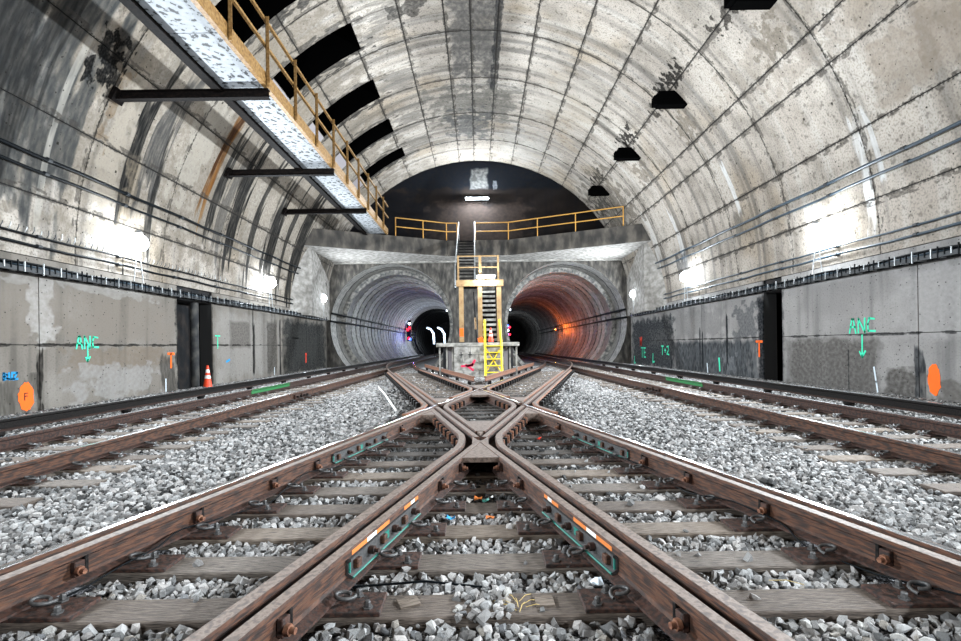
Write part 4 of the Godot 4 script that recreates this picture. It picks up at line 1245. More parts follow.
func build_ties() -> void:
	var g := Geo.new()
	var cp := []
	for k in 15:
		var a := -0.6 + k * 0.42
		cp.append(Vector3(0.05 + cos(a) * 0.045, 0.012 + 0.018 * sin(a * 0.5), sin(a) * 0.042 + (k - 7) * 0.002))
	g.tube(cp, 0.0095, 7)
	clip_mesh = g.mesh(M.clip_iron)
	g = Geo.new()
	g.lathe(Vector3.ZERO, [Vector2(0.026, 0.0), Vector2(0.026, 0.008), Vector2(0.015, 0.009), Vector2(0.015, 0.03), Vector2(0.012, 0.036), Vector2(0.0, 0.038)], 6)
	bolt_mesh = g.mesh(M.clip_iron)
	# long timbers under the crossover
	var k := 0
	var z := 1.43
	while z < 23.5:
		var hf := tie_half(z)
		var spans := []
		if z < 15.5: spans = [[-hf, hf]]
		else:
			var inner := maxf(0.25, a1(z) - 0.5)
			var outer := minf(a2(z) + 0.5, 3.72)
			spans = [[-outer, -inner], [inner, outer]]
		for sp in spans:
			var where := "under the crossover between the viewer and the central X" if z < 5.6 else ("under the central diamond of the crossover" if z < 12.3 else ("under the far left leg of the crossover" if sp[1] < 0.0 else ("under the far right leg of the crossover" if sp[0] > 0.0 else "just behind the central diamond of the crossover")))
			var lb: String = "long weathered grey timber tie " + where
			if z < 12.3: lb = ORD[k] + " long timber tie of the crossover counted from the viewer"
			var t := thing("crossover_tie", lb, "tie", Vector3(0, TIE_TOP + rng.randf_range(-0.006, 0.003), -z), "ties %s" % where)
			t.rotation.y = rng.randf_range(-0.008, 0.008)
			tie_timber(t, sp[0] + rng.randf_range(-0.06, 0.06), sp[1] + rng.randf_range(-0.06, 0.06), z, 0.225 + rng.randf_range(-0.012, 0.012), k % 3 if z < 5.5 or z > 12.6 else 3)
			var det := 2 if z < 7.5 else (1 if z < 11.0 else 0)
			if z < 14.0:
				for f in [1.0, -1.0]:
					var xa := a1(z); var xb := a2(z)
					if sp[0] > 0.0 and f < 0 or sp[1] < 0.0 and f > 0: continue
					if z < 8.0:
						var p := [(xa - 0.16) * f, (xa + GD + 0.33) * f]
						fastening(t, minf(p[0], p[1]), maxf(p[0], p[1]), z, [[(xa + GD + 0.07) * f, f]], det)
					if z < 4.4 or (z > 6.4 and z < 14.0):
						var p := [(xb - GD - 0.12) * f, (xb + (0.30 if z < 4.0 else 0.26)) * f]
						fastening(t, minf(p[0], p[1]), maxf(p[0], p[1]), z, [[(xb + 0.065) * f, f]], det)
		z += 0.49
		k += 1
	# standard ties of the two wall tracks
	for s in [-1.0, 1.0]:
		var nm := "left" if s < 0 else "right"
		z = 3.1
		k = 0
		while z < 29.8:
			var t := thing("wall_track_tie", (("%s visible tie of the %s wall track counted from the viewer" % [ORD[k - 2], nm]) if k >= 2 and k < 26 else ("timber tie of the %s wall track closest to the viewer" % nm if k < 2 else "far timber tie of the %s wall track toward the tunnel mouth" % nm)), "tie", Vector3(0, TIE_TOP + rng.randf_range(-0.008, 0.004), -z), "ties under the %s wall track" % nm)
			t.rotation.y = rng.randf_range(-0.012, 0.012)
			var e0 := 3.72 + rng.randf_range(-0.1, 0.1)
			if z > 20.0: e0 = 3.85
			tie_timber(t, minf(s * e0, s * 6.95), maxf(s * e0, s * 6.95), z, 0.23 + rng.randf_range(-0.015, 0.015), k % 3)
			var det := 2 if z < 9.0 else (1 if z < 14.0 else 0)
			if z < 24.0:
				for x in [4.42, 5.95]:
					fastening(t, minf(s * (x - 0.19), s * (x + 0.19)), maxf(s * (x - 0.19), s * (x + 0.19)), z, [[s * (x - 0.065), -s]], det)
			z += 0.56
			k += 1

# ---------------------------------------------------------------- ballast
func ground(x: float, z: float) -> float:
	var ax := absf(x)
	var h := -0.222
	if z < 24.0:
		var edge := tie_half(z) - 0.42
		if ax > edge: h += 0.05 * smoothstep(0.0, 0.5, ax - edge) * (1.0 - smoothstep(2.7, 3.4, ax))
	if ax > 7.0: h += 0.06 * smoothstep(7.0, 7.6, ax)
	return h

func stone_mesh(sd: int) -> Geo:
	var r := RandomNumberGenerator.new()
	r.seed = sd
	var g := Geo.new()
	var sq := Vector3(r.randf_range(0.9, 1.3), r.randf_range(0.6, 0.85), r.randf_range(0.8, 1.1))
	if sd % 2:   # blocky chip: a cube with its corners broken unevenly
		var c := []
		for k in 8:
			c.append(Vector3(-1 if k & 1 else 1, -1 if k & 2 else 1, -1 if k & 4 else 1) * Vector3(r.randf_range(0.4, 0.85), r.randf_range(0.4, 0.85), r.randf_range(0.4, 0.85)) * sq)
		var tip := Vector3(r.randf_range(-0.3, 0.3), 1.0, r.randf_range(-0.3, 0.3)) * sq
		for f in [[0, 4, 5, 1], [2, 3, 7, 6], [0, 2, 6, 4], [1, 5, 7, 3], [4, 6, 7, 5], [0, 1, 3, 2]]:
			if f[0] == 0 and f[1] == 4:
				for q in 4: g.tri(c[f[q]], c[f[(q + 3) % 4]], tip)
			else:
				g.quad(c[f[0]], c[f[3]], c[f[2]], c[f[1]])
		return g
	var t := (1.0 + sqrt(5.0)) / 2.0
	var vs := []
	for p in [[-1, t, 0], [1, t, 0], [-1, -t, 0], [1, -t, 0], [0, -1, t], [0, 1, t], [0, -1, -t], [0, 1, -t], [t, 0, -1], [t, 0, 1], [-t, 0, -1], [-t, 0, 1]]:
		vs.append(Vector3(p[0], p[1], p[2]).normalized() * r.randf_range(0.6, 1.2))
	for f in [[0, 11, 5], [0, 5, 1], [0, 1, 7], [0, 7, 10], [0, 10, 11], [1, 5, 9], [5, 11, 4], [11, 10, 2], [10, 7, 6], [7, 1, 8], [3, 9, 4], [3, 4, 2], [3, 2, 6], [3, 6, 8], [3, 8, 9], [4, 9, 5], [2, 4, 11], [6, 2, 10], [8, 6, 7], [9, 8, 1]]:
		g.tri(vs[f[0]] * sq, vs[f[1]] * sq, vs[f[2]] * sq)
	return g

func near_rail(x: float, z: float, pad: float) -> bool:
	var ax := absf(x)
	if absf(ax - 4.42) < pad or absf(ax - 5.95) < pad: return true
	for s in [1.0, -1.0]:
		var q: float = x * s
		var d1 := q - a1(z); var d2 := q - a2(z)
		if z < 24.0:
			if d1 > -pad and d1 < (GD + pad): return true
			if d2 > -GD - pad and d2 < pad: return true
	return false

# share of stones black with grease: in the pits of the crossings
func greasy(x: float, z: float) -> float:
	if z < 3.7 or z > 15.0: return 0.0
	if z < 5.6: return 0.95 if absf(x) < 0.5 and z > 3.95 else (0.75 if z > 4.7 and absf(x) < 1.1 else 0.12)
	if z < 12.3: return 0.88 if absf(x) < 1.5 else 0.2
	return 0.35 if absf(x) < 2.6 else 0.0

func build_ballast() -> void:
	# bed under the loose stones, following the lie of the ballast
	var g := Geo.new()
	var dx := 0.16; var dz := 0.22
	var nx := int(18.6 / dx); var nz := int(29.4 / dz)
	for i in nx:
		for j in nz:
			var x := -9.3 + i * dx; var z := 0.5 + j * dz
			var c := []
			for p in [[x, z], [x + dx, z], [x + dx, z + dz], [x, z + dz]]:
				c.append(Vector3(p[0], ground(p[0], p[1]) - 0.03, -p[1]))
			g.quad(c[0], c[1], c[2], c[3])
	put(floor_node, "ballast_surface", g, M.ballast_bed)
	# index the ties by depth
	var by_z := {}
	for t in tie_rects:
		for q in range(int(floor(t[2] * 10.0)) - 1, int(ceil(t[3] * 10.0)) + 2):
			if not by_z.has(q): by_z[q] = []
			by_z[q].append(t)
	var kinds := 6
	var meshes := []
	var xf := []; var cl := []
	for k in kinds:
		meshes.append(stone_mesh(900 + k))
		xf.append([]); cl.append([])
	var singles := 0
	var r := RandomNumberGenerator.new()
	r.seed = 4711
	var z := 1.35
	while z < 29.8:
		var cell := 0.036 if z < 3.4 else (0.042 if z < 7.0 else (0.05 if z < 13.0 else 0.068))
		var x := -minf(9.05, z * 0.97 + 1.2)
		var x_end := -x
		while x < x_end:
			var px := x + r.randf() * cell; var pz := z + r.randf() * cell
			x += cell
			var skip := false
			var on_tie := false
			for t in by_z.get(int(floor(pz * 10.0)), []):
				if px > t[0] - 0.012 and px < t[1] + 0.012 and pz > t[2] - 0.012 and pz < t[3] + 0.012:
					on_tie = true
			if on_tie:
				# stones that have rolled over the timbers: a heap between the two inner rails, a few elsewhere
				var heap := pz < 2.6 and px > -0.13 and px < 0.14
				var field := absf(px) > tie_half(pz) - 0.4 and absf(px) < 3.5 and pz < 22.0
				skip = not (heap or (field and r.randf() < 0.85) or r.randf() < 0.012)
			if not skip and near_rail(px, pz, 0.085):
				skip = true
			if not skip and absf(px) < 1.9 and pz > 15.5 and pz > 20.0: skip = true
			if skip: continue
			var size := minf(cell, 0.062) * r.randf_range(0.42, 0.86)
			if r.randf() < 0.08: size *= 1.35
			var bs := Basis.from_euler(Vector3(r.randf() * TAU, r.randf() * TAU, r.randf() * TAU)).scaled(Vector3.ONE * size)
			var y := ground(px, pz) + (r.randf_range(-0.016, 0.012) - maxf(0.0, size - 0.028) if not on_tie else 0.035)
			var tf := Transform3D(bs, Vector3(px, y, -pz))
			var kind := r.randi_range(0, kinds - 1)
			if singles < 300 and pz < 2.6 and pz > 1.7 and absf(px) < pz * 0.95 and r.randf() < 0.22:
				singles += 1
				put_mesh(floor_node, "ballast_stone", single_stone(kind, r.randi_range(0, 4), meshes), tf)
				continue
			xf[kind].append(tf)
			var lum := r.randf_range(0.14, 0.52) * (1.0 if r.randf() > 0.18 else 0.45)
			if greasy(px, pz) > r.randf(): lum *= 0.16   # oil-blackened stones in the crossings
			var warm := r.randf_range(-0.01, 0.06)
			cl[kind].append(Color(lum * (1.0 + warm), lum, lum * (1.0 - warm * 0.6)))
		z += cell
	for k in kinds:
		var mm := MultiMesh.new()
		mm.transform_format = MultiMesh.TRANSFORM_3D
		mm.use_colors = true
		mm.mesh = meshes[k].mesh(M.stone)
		mm.instance_count = xf[k].size()
		for q in xf[k].size():
			mm.set_instance_transform(q, xf[k][q])
			mm.set_instance_color(q, cl[k][q])
		var o := MultiMeshInstance3D.new()
		o.name = "loose_ballast"
		o.multimesh = mm
		o.set_meta("kind", "stuff")
		floor_node.add_child(o, true)

var stone_cache := {}
func single_stone(kind: int, tone: int, meshes: Array) -> ArrayMesh:
	var key := kind * 10 + tone
	if not stone_cache.has(key):
		stone_cache[key] = meshes[kind].mesh(M["stone_%d" % tone])
	return stone_cache[key]

# ---------------------------------------------------------------- cables and lamps
func build_cables() -> void:
	for s in [-1.0, 1.0]:
		var nm := "left" if s < 0 else "right"
		# pairs of conduits high and low on the wall
		var specs := [[8.78, 5.0, 0.038, "upper"], [8.86, 4.72, 0.032, "second"], [8.93, 3.42, 0.024, "third"], [8.93, 3.22, 0.03, "fourth"]]
		for q in specs:
			var a: float = asin(clampf((q[1] - SPRING) / HALL_R, 0.0, 1.0))
			var x: float = (HALL_R - q[2] - 0.035) * cos(a)
			var pts := []
			var z := 2.0
			while z < 28.6:
				pts.append(Vector3(s * x, q[1] + 0.015 * sin(z * 1.9 + q[1]), -z))
				z += 1.0
			if q[1] > 4.0:
				pts.append(Vector3(s * (x + 0.02), q[1] - 0.25, -29.0)); pts.append(Vector3(s * (x + 0.1), q[1] - 0.8, -29.2))
				pts.append(Vector3(s * (x + 0.15), q[1] - 1.6, -29.4))
			var o := thing("wall_conduit", "%s dark conduit from the top running along the %s wall" % [q[3], nm], "conduit", Vector3.ZERO, "conduits on the walls")
			var g := Geo.new()
			g.tube(pts, q[2], 8)
			put(o, "pipe", g, M.cable_black if s < 0 else M.cable_grey)
			z = 3.4
			while z < 28.0:
				g = Geo.new()
				g.tube([Vector3(s * x, q[1], -z + 0.05), Vector3(s * x, q[1], -z - 0.05)], q[2] + 0.014, 8)
				g.box(Vector3(s * (x + 0.05), q[1], -z), Vector3(0.1, 0.05, 0.06))
				put(o, "clamp", g, M.tray_steel)
				z += 2.3
		# ladder tray full of cables above the panels
		var tr := thing("cable_tray", "long ladder cable tray of dark steel along the %s wall" % nm, "cable tray", Vector3.ZERO, "cable trays")
		var tx := 8.92
		for q in [[tx + 0.13, 2.66, 0.09], [tx - 0.15, 2.66, 0.09]]:
			var g := Geo.new()
			g.box(Vector3(s * q[0], q[1], -15.5), Vector3(0.025, q[2], 27.0))
			put(tr, "side_rail", g, M.tray_steel)
		var z := 8.4
		var k := 0
		while z < 28.9:
			var g := Geo.new()
			g.box(Vector3(s * (tx - 0.01), 2.64, -z), Vector3(0.3, 0.02, 0.035))
			g.box(Vector3(s * (tx - 0.165), 2.71, -z), Vector3(0.02, 0.17 + 0.07 * sin(k * 1.7), 0.02))
			put(tr, "rung", g, M.galvanised if k % 3 == 0 else M.cable_black)
			z += 0.14
			k += 1
		for j in 8:
			var g := Geo.new()
			var pts := []
			z = 2.0
			while z < 29.2:
				pts.append(Vector3(s * (tx - 0.1 + (j % 5) * 0.052), 2.69 + 0.065 * (j / 5) + 0.02 * sin(z * 2.3 + j * 2.0) + 0.02 * (j % 2), -z))
				z += 0.6
			g.tube(pts, 0.027, 6)
			var c := put(self, "tray_cable", g, M.cable_grey if j == 1 or j == 6 else M.cable_black)
			tag(c, "black cable lying in the tray on the %s wall" % nm, "cable", "cables in the %s tray" % nm)
		# hooks over the third conduit
		if s < 0:
			var hk := thing("hook_strip", "strip of small cable hooks above the third conduit on the %s wall" % nm, "hooks", Vector3.ZERO, "hook strips")
			z = 8.6
			while z < 18.0:
				var g := Geo.new()
				g.tube([Vector3(s * 9.02, 3.44, -z), Vector3(s * 8.98, 3.5 + 0.02 * sin(z * 40.0), -z), Vector3(s * 9.0, 3.57 + 0.03 * sin(z * 17.0), -z - 0.03)], 0.009, 5)
				put(hk, "hook", g, M.tray_steel if int(z * 10.0) % 3 else M.galvanised)
				z += 0.17
		# cable pair on the tunnel's outer flank
		for j in 2:
			var ta := deg_to_rad(12.0 - j * 7.5)
			var g := Geo.new()
			g.tube([Vector3(s * (TUN_X + 3.62 * cos(ta)), TUN_Y + 3.62 * sin(ta), -29.8), Vector3(s * (TUN_X + 3.28 * cos(ta)), TUN_Y + 3.28 * sin(ta), -32.4), Vector3(s * (TUN_X + 3.28 * cos(ta)), TUN_Y + 3.28 * sin(ta), -70.0)], 0.06, 7)
			var c := put(self, "tunnel_cable", g, M.cable_black)
			tag(c, "%s of two black cables on the flank of the %s tunnel" % ["upper" if j == 0 else "lower", nm], "cable", "cables in the tunnels")

func omni(parent: Node3D, at: Vector3, col: Color, energy: float, size := 0.08) -> void:
	var l := OmniLight3D.new()
	l.name = "bulb_light"
	l.light_color = col
	l.light_energy = energy
	l.light_size = size
	l.omni_range = 60.0
	l.omni_attenuation = 2.0
	l.shadow_enabled = true
	parent.add_child(l, true)
	l.position = at

const WHITE := Color(0.93, 0.97, 1.0)
const FLOOD_L := 145.0
const FLOOD_R := 235.0
const SPILL := 9.0

func flood_lamp(at: Vector3, s: float, label: String, throw: float, share := 1.0) -> void:
	# s = direction in which the lamp faces (+1: towards +x)
	var o := thing("flood_lamp", label, "lamp", at, "wall flood lamps")
	var g := Geo.new()
	var prof := []
	for k in 13:
		var a := -PI / 2 + PI * k / 12.0
		prof.append(Vector2(maxf(0.0, cos(a)) * 0.235, sin(a) * 0.235))
	g.lathe(Vector3.ZERO, prof, 22)
	put(o, "lamp_globe", g, M.lamp_face, "glowing white globe")
	g = Geo.new()
	g.lathe(Vector3(0, 0.225, 0), [Vector2(0.1, 0.0), Vector2(0.11, 0.02), Vector2(0.07, 0.09), Vector2(0.0, 0.1)], 14)
	put(o, "cap", g, M.galvanised)
	g = Geo.new()
	for d in [-0.18, 0.18]:
		g.tube([Vector3(0, -0.22, d * 0.3), Vector3(0, -1.02, d)], 0.014, 6)
	g.tube([Vector3(0, -0.7, -0.12), Vector3(0, -0.7, 0.12)], 0.012, 6)
	put(o, "stand", g, M.galvanised)
	g = Geo.new()
	g.tube([Vector3(0, 0.29, 0), Vector3(-s * 0.28, 0.29, 0)], 0.02, 8)
	put(o, "wall_arm", g, M.galvanised)
	var l := AreaLight3D.new()
	l.name = "lamp_light"
	l.area_size = Vector2(0.3, 0.3)
	l.light_color = WHITE
	l.light_energy = throw
	l.area_range = 60.0
	l.shadow_enabled = true
	o.add_child(l)
	l.position = Vector3(s * 0.1, 0, 0)
	l.rotation.y = -PI / 2 * s
	omni(o, Vector3.ZERO, WHITE, SPILL * share, 0.12)

func build_wall_lamps() -> void:
	lamp_mat("lamp_face", Color(0.93, 0.97, 1.0), 14.0)
	var names := ["flood lamp on the %s wall beside the viewer", "blazing white flood lamp nearest the viewer in view on the %s wall", "white flood lamp, second along the %s wall", "white flood lamp at the far end of the %s wall by the tunnel mouth"]
	for s in [-1.0, 1.0]:
		var k := 0
		for z in [4.7, 12.85, 21.0, 28.0]:
			flood_lamp(Vector3(s * 8.72, 3.82, -z), -s, names[k] % ("left" if s < 0 else "right"), (FLOOD_L if s < 0 else FLOOD_R) * (0.35 if k == 3 else 1.0), 0.45 if k == 3 else 1.0)
			k += 1
		flood_lamp(Vector3(s * 8.72, 3.82, 3.4), -s, "flood lamp on the %s wall behind the viewer" % ("left" if s < 0 else "right"), FLOOD_L if s < 0 else FLOOD_R)

func tube_lamp(called: String, label: String, at: Vector3, width: float, energy: float) -> void:
	var o := thing(called, label, "lamp", at)
	var g := Geo.new()
	g.box(Vector3(0, 0.06, -0.05), Vector3(width + 0.08, 0.07, 0.1), Basis(), 0.01)
	put(o, "housing", g, M.galvanised)
	g = Geo.new()
	g.tube([Vector3(-width / 2, 0, 0.0), Vector3(width / 2, 0, 0.0)], 0.07, 10)
	put(o, "lamp_tube", g, M.lamp_face, "glowing white tube")
	for d in [-0.3, 0.3]:
		omni(o, Vector3(d * width, -0.02, 0.09), WHITE, energy / 2.0, 0.06)

# ---------------------------------------------------------------- stair tower in the middle
func build_stair_tower() -> void:
	var ZF := 20.8
	# pedestal
	var p := thing("pedestal", "low concrete pedestal block between the tracks with a red arrow", "pedestal")
	var rows := 4
	for k in rows:
		var y0 := -0.3 + k * 0.33; var y1 := y0 + 0.33
		var cols := [-1.05, -0.35, 0.35, 0.95] if k % 2 else [-1.05, -0.7, 0.0, 0.62, 0.95]
		for c in cols.size() - 1:
			var g := Geo.new()
			g.box(Vector3((cols[c] + cols[c + 1]) / 2, (y0 + y1) / 2, -ZF - 0.6), Vector3(cols[c + 1] - cols[c] - 0.006, y1 - y0 - 0.006, 1.2), Basis(), 0.008)
			put(p, "block", g, M.concrete_pale if (k + c) % 2 else M.concrete)
	var g := Geo.new()
	g.box(Vector3(-0.05, 1.1, -ZF - 1.6), Vector3(3.45, 0.16, 3.3), Basis(), 0.015)
	put(p, "slab", g, M.concrete)
	g = Geo.new()
	g.box(Vector3(-0.05, 0.4, -ZF - 2.6), Vector3(3.2, 1.3, 1.0))
	put(p, "core", g, M.concrete_black)
	for x in [-1.66, -1.36, -1.12, 1.0, 1.3, 1.58]:
		g = Geo.new()
		g.box(Vector3(x, 0.36, -ZF - 0.35), Vector3(0.07, 1.3, 0.07))
		put(p, "prop", g, M.concrete)
	for x in [-1.24, 1.15]:
		g = Geo.new()
		g.box(Vector3(x, 0.36, -ZF - 0.7), Vector3(0.16, 1.28, 0.04))
		put(p, "grey_board", g, M.grey_sheet)
	var PF := func(q: Vector2) -> Vector3: return Vector3(q.x, q.y, -ZF + 0.008)
	strokes(p, [[Vector2(-0.72, 0.2), Vector2(-0.3, 0.24), Vector2(-0.2, 0.42)], [Vector2(-0.55, 0.24), Vector2(-0.28, 0.06)], [Vector2(-0.48, 0.2), Vector2(-0.28, 0.28)]], 0.1, M.spray_pink, PF, "red sprayed arrow")
	for x in [-0.75, -0.38]:
		strokes(p, [[Vector2(x, 0.55), Vector2(x, 0.78)], [Vector2(x - 0.07, 0.68), Vector2(x + 0.07, 0.68)]], 0.04, M.ink, PF, "black plus mark")
	# steel frame that carries the landing
	var f := thing("landing_frame", "tan painted steel frame with top beam and handrail standing on the pedestal", "frame")
	for x in [-0.72, 0.07, 0.87]:
		g = Geo.new()
		ibeam_post(g, Vector3(x, 1.18, -ZF - 0.3), 2.4, 0.19)
		var post := put(f, "column", g, M.tan_paint)
		g = Geo.new()
		g.box(Vector3(x, 1.2, -ZF - 0.3), Vector3(0.26, 0.03, 0.26))
		put(post, "base_plate", g, M.beam_iron)
	g = Geo.new()
	g.box(Vector3(0.07, 3.68, -ZF - 0.22), Vector3(1.98, 0.27, 0.1), Basis(), 0.01)
	put(f, "top_beam", g, M.tan_paint)
	g = Geo.new()
	g.box(Vector3(-0.35, 3.72, -ZF - 1.3), Vector3(1.1, 0.06, 2.1))
	put(f, "landing_deck", g, M.beam_iron)
	for x in [-0.83, 0.07, 0.12, 0.85]:
		g = Geo.new()
		g.box(Vector3(x, 4.3, -ZF - 0.24), Vector3(0.075 if x != 0.12 else 0.05, 1.1, 0.06))
		put(f, "rail_post", g, M.tan_paint)
	for y in [4.82, 4.35]:
		g = Geo.new()
		g.box(Vector3(0.01, y, -ZF - 0.24), Vector3(1.72, 0.045, 0.045))
		put(f, "rail_bar", g, M.tan_paint)
	# orange paint on the left column
	g = Geo.new()
	g.box(Vector3(-0.72, 1.62, -ZF - 0.197), Vector3(0.16, 0.34, 0.006))
	put(f, "paint_mark", g, M.spray_orange, "orange paint square")
	# lower flight behind the right bay
	var lf := thing("lower_stair", "steep stair of dark treads rising inside the tan frame", "stair")
	for k in 11:
		g = Geo.new()
		g.box(Vector3(0.47, 1.33 + k * 0.222, -ZF - 0.65 - k * 0.16), Vector3(0.6, 0.035, 0.16))
		g.box(Vector3(0.47, 1.3 + k * 0.222, -ZF - 0.57 - k * 0.16), Vector3(0.6, 0.1, 0.012))
		put(lf, "tread", g, M.concrete)
	for x in [0.15, 0.79]:
		g = Geo.new()
		slanted(g, Vector3(x, 1.18, -ZF - 0.5), Vector3(x, 3.72, -ZF - 2.4), 0.03, 0.16)
		put(lf, "stringer", g, M.beam_iron)
	g = Geo.new()
	slanted(g, Vector3(0.47, 1.1, -ZF - 0.72), Vector3(0.47, 3.64, -ZF - 2.55), 0.6, 0.02)
	put(lf, "shade_sheet", g, M.beam_iron)  # added dark sheet in place of the shade between the treads
	# upper flight to the gallery
	var uf := thing("upper_stair", "steep upper stair with silver handrails climbing to the gallery", "stair")
	var s0 := Vector3(-0.6, 3.75, -ZF - 2.3); var s1 := Vector3(-0.6, 7.0, -28.1)
	for k in 15:
		var c := s0.lerp(s1, (k + 0.5) / 15.0)
		g = Geo.new()
		g.box(c, Vector3(0.84, 0.04, 0.26))
		put(uf, "tread", g, M.black_iron)
	for x in [-0.45, 0.45]:
		g = Geo.new()
		slanted(g, s0 + Vector3(x, 0, 0), s1 + Vector3(x, 0, 0), 0.04, 0.2)
		put(uf, "stringer", g, M.beam_iron)
		g = Geo.new()
		var up := Vector3(0, 1.0, 0)
		g.tube([s0 + Vector3(x, 0, 0), s0 + Vector3(x, 0, 0) + up, s1 + Vector3(x, 0, 0) + up, s1 + Vector3(x, 0, 0)], 0.03, 7)
		put(uf, "handrail", g, M.galvanised)
	# yellow ladder stair in front of the pedestal
	var yl := thing("yellow_ladder", "bright yellow ladder stair leaning on the front of the pedestal", "ladder")
	for x in [0.25, 0.92]:
		g = Geo.new()
		var off := 0.06 if x > 0.5 else 0.0
		g.tube([Vector3(x, -0.2, -ZF + 0.55), Vector3(x, 1.2, -ZF + 0.06), Vector3(x - off, 2.14, -ZF - 0.02)], 0.052, 7)
		put(yl, "rail", g, M.ladder_yellow)
	for k in 5:
		g = Geo.new()
		var t := (k + 0.6) / 5.2
		g.box(Vector3(0.58, -0.2 + 1.4 * t, -ZF + 0.55 - 0.49 * t), Vector3(0.66, 0.035, 0.2))
		put(yl, "step", g, M.ladder_yellow)
	g = Geo.new()
	g.tube([Vector3(0.3, 0.0, -ZF + 0.36), Vector3(0.86, 0.9, -ZF + 0.1)], 0.022, 5)
	g.tube([Vector3(0.86, 0.0, -ZF + 0.36), Vector3(0.3, 0.9, -ZF + 0.1)], 0.022, 5)
	put(yl, "cross_brace", g, M.ladder_yellow)
	tube_lamp("tube_lamp", "bright tube lamp on the top beam of the tan frame", Vector3(0.32, 3.92, -ZF - 0.05), 0.75, 8.0)
	tube_lamp("tube_lamp", "bright tube lamp on the dark end wall above the gallery", Vector3(0.0, 9.7, -29.4), 1.35, 48.0)
	# things standing on the pedestal
	cone(Vector3(0.5, 1.18, -ZF - 0.18), 0.62, "orange and white traffic cone on the pedestal behind the yellow ladder")
	g = Geo.new()
	g.tube([Vector3(-0.1, 1.18, -ZF - 0.4), Vector3(-0.2, 3.4, -ZF - 1.0)], 0.03, 7)
	var pole := put(self, "leaning_pole", g, M.black_iron)
	tag(pole, "thin dark pole leaning inside the tan frame", "pole")
	g = Geo.new()
	g.tube([Vector3(-0.13, 1.75, -ZF - 0.5), Vector3(-0.155, 2.25, -ZF - 0.62)], 0.042, 7)
	put(pole, "yellow_sleeve", g, M.yellow_paint, "yellow sleeve")
	var bag := thing("orange_bag", "small orange bag slumped at the foot of the middle column", "bag", Vector3(0.08, 1.18, -ZF - 0.05))
	g = stone_mesh(31)
	var o := put(bag, "sack", g, M.spray_orange)
	o.transform = Transform3D(Basis().scaled(Vector3(0.17, 0.17, 0.1)), Vector3(0, 0.09, 0))
	g = Geo.new()
	g.tube([Vector3(0, 0.18, 0), Vector3(0.03, 0.24, 0.0)], 0.025, 6)
	put(bag, "tie_knot", g, M.spray_red)

func ibeam_post(g: Geo, at: Vector3, h: float, w: float) -> void:
	g.box(at + Vector3(0, h / 2, w / 2 - 0.012), Vector3(w, h, 0.024))
	g.box(at + Vector3(0, h / 2, -w / 2 + 0.012), Vector3(w, h, 0.024))
	g.box(at + Vector3(0, h / 2, 0), Vector3(0.02, h, w - 0.04))

func slanted(g: Geo, a: Vector3, b: Vector3, wid: float, hgt: float) -> void:
	var d := (b - a).normalized()
	g.box((a + b) / 2, Vector3(wid, hgt, (b - a).length()), Basis.looking_at(d))

func cone(at: Vector3, h: float, label: String) -> void:
	var o := thing("traffic_cone", label, "traffic cone", at, "traffic cones")
	var g := Geo.new()
	g.box(Vector3(0, 0.015, 0), Vector3(h * 0.52, 0.03, h * 0.52), Basis(), 0.008)
	put(o, "base", g, M.cone_base)
	var rr := func(t: float) -> float: return lerpf(h * 0.19, h * 0.045, t)
	for b in [[0.03, 0.42, "cone_orange", "cone_band"], [0.42, 0.56, "cone_white", "white_band"], [0.56, 0.68, "cone_orange", "cone_band"], [0.68, 0.82, "cone_white", "white_band"], [0.82, 1.0, "cone_orange", "cone_band"]]:
		g = Geo.new()
		g.lathe(Vector3.ZERO, [Vector2(rr.call(b[0]), b[0] * h), Vector2(rr.call(b[1]), b[1] * h)] + ([Vector2(0.0, h)] if b[1] == 1.0 else []), 16)
		put(o, b[3], g, M[b[2]])

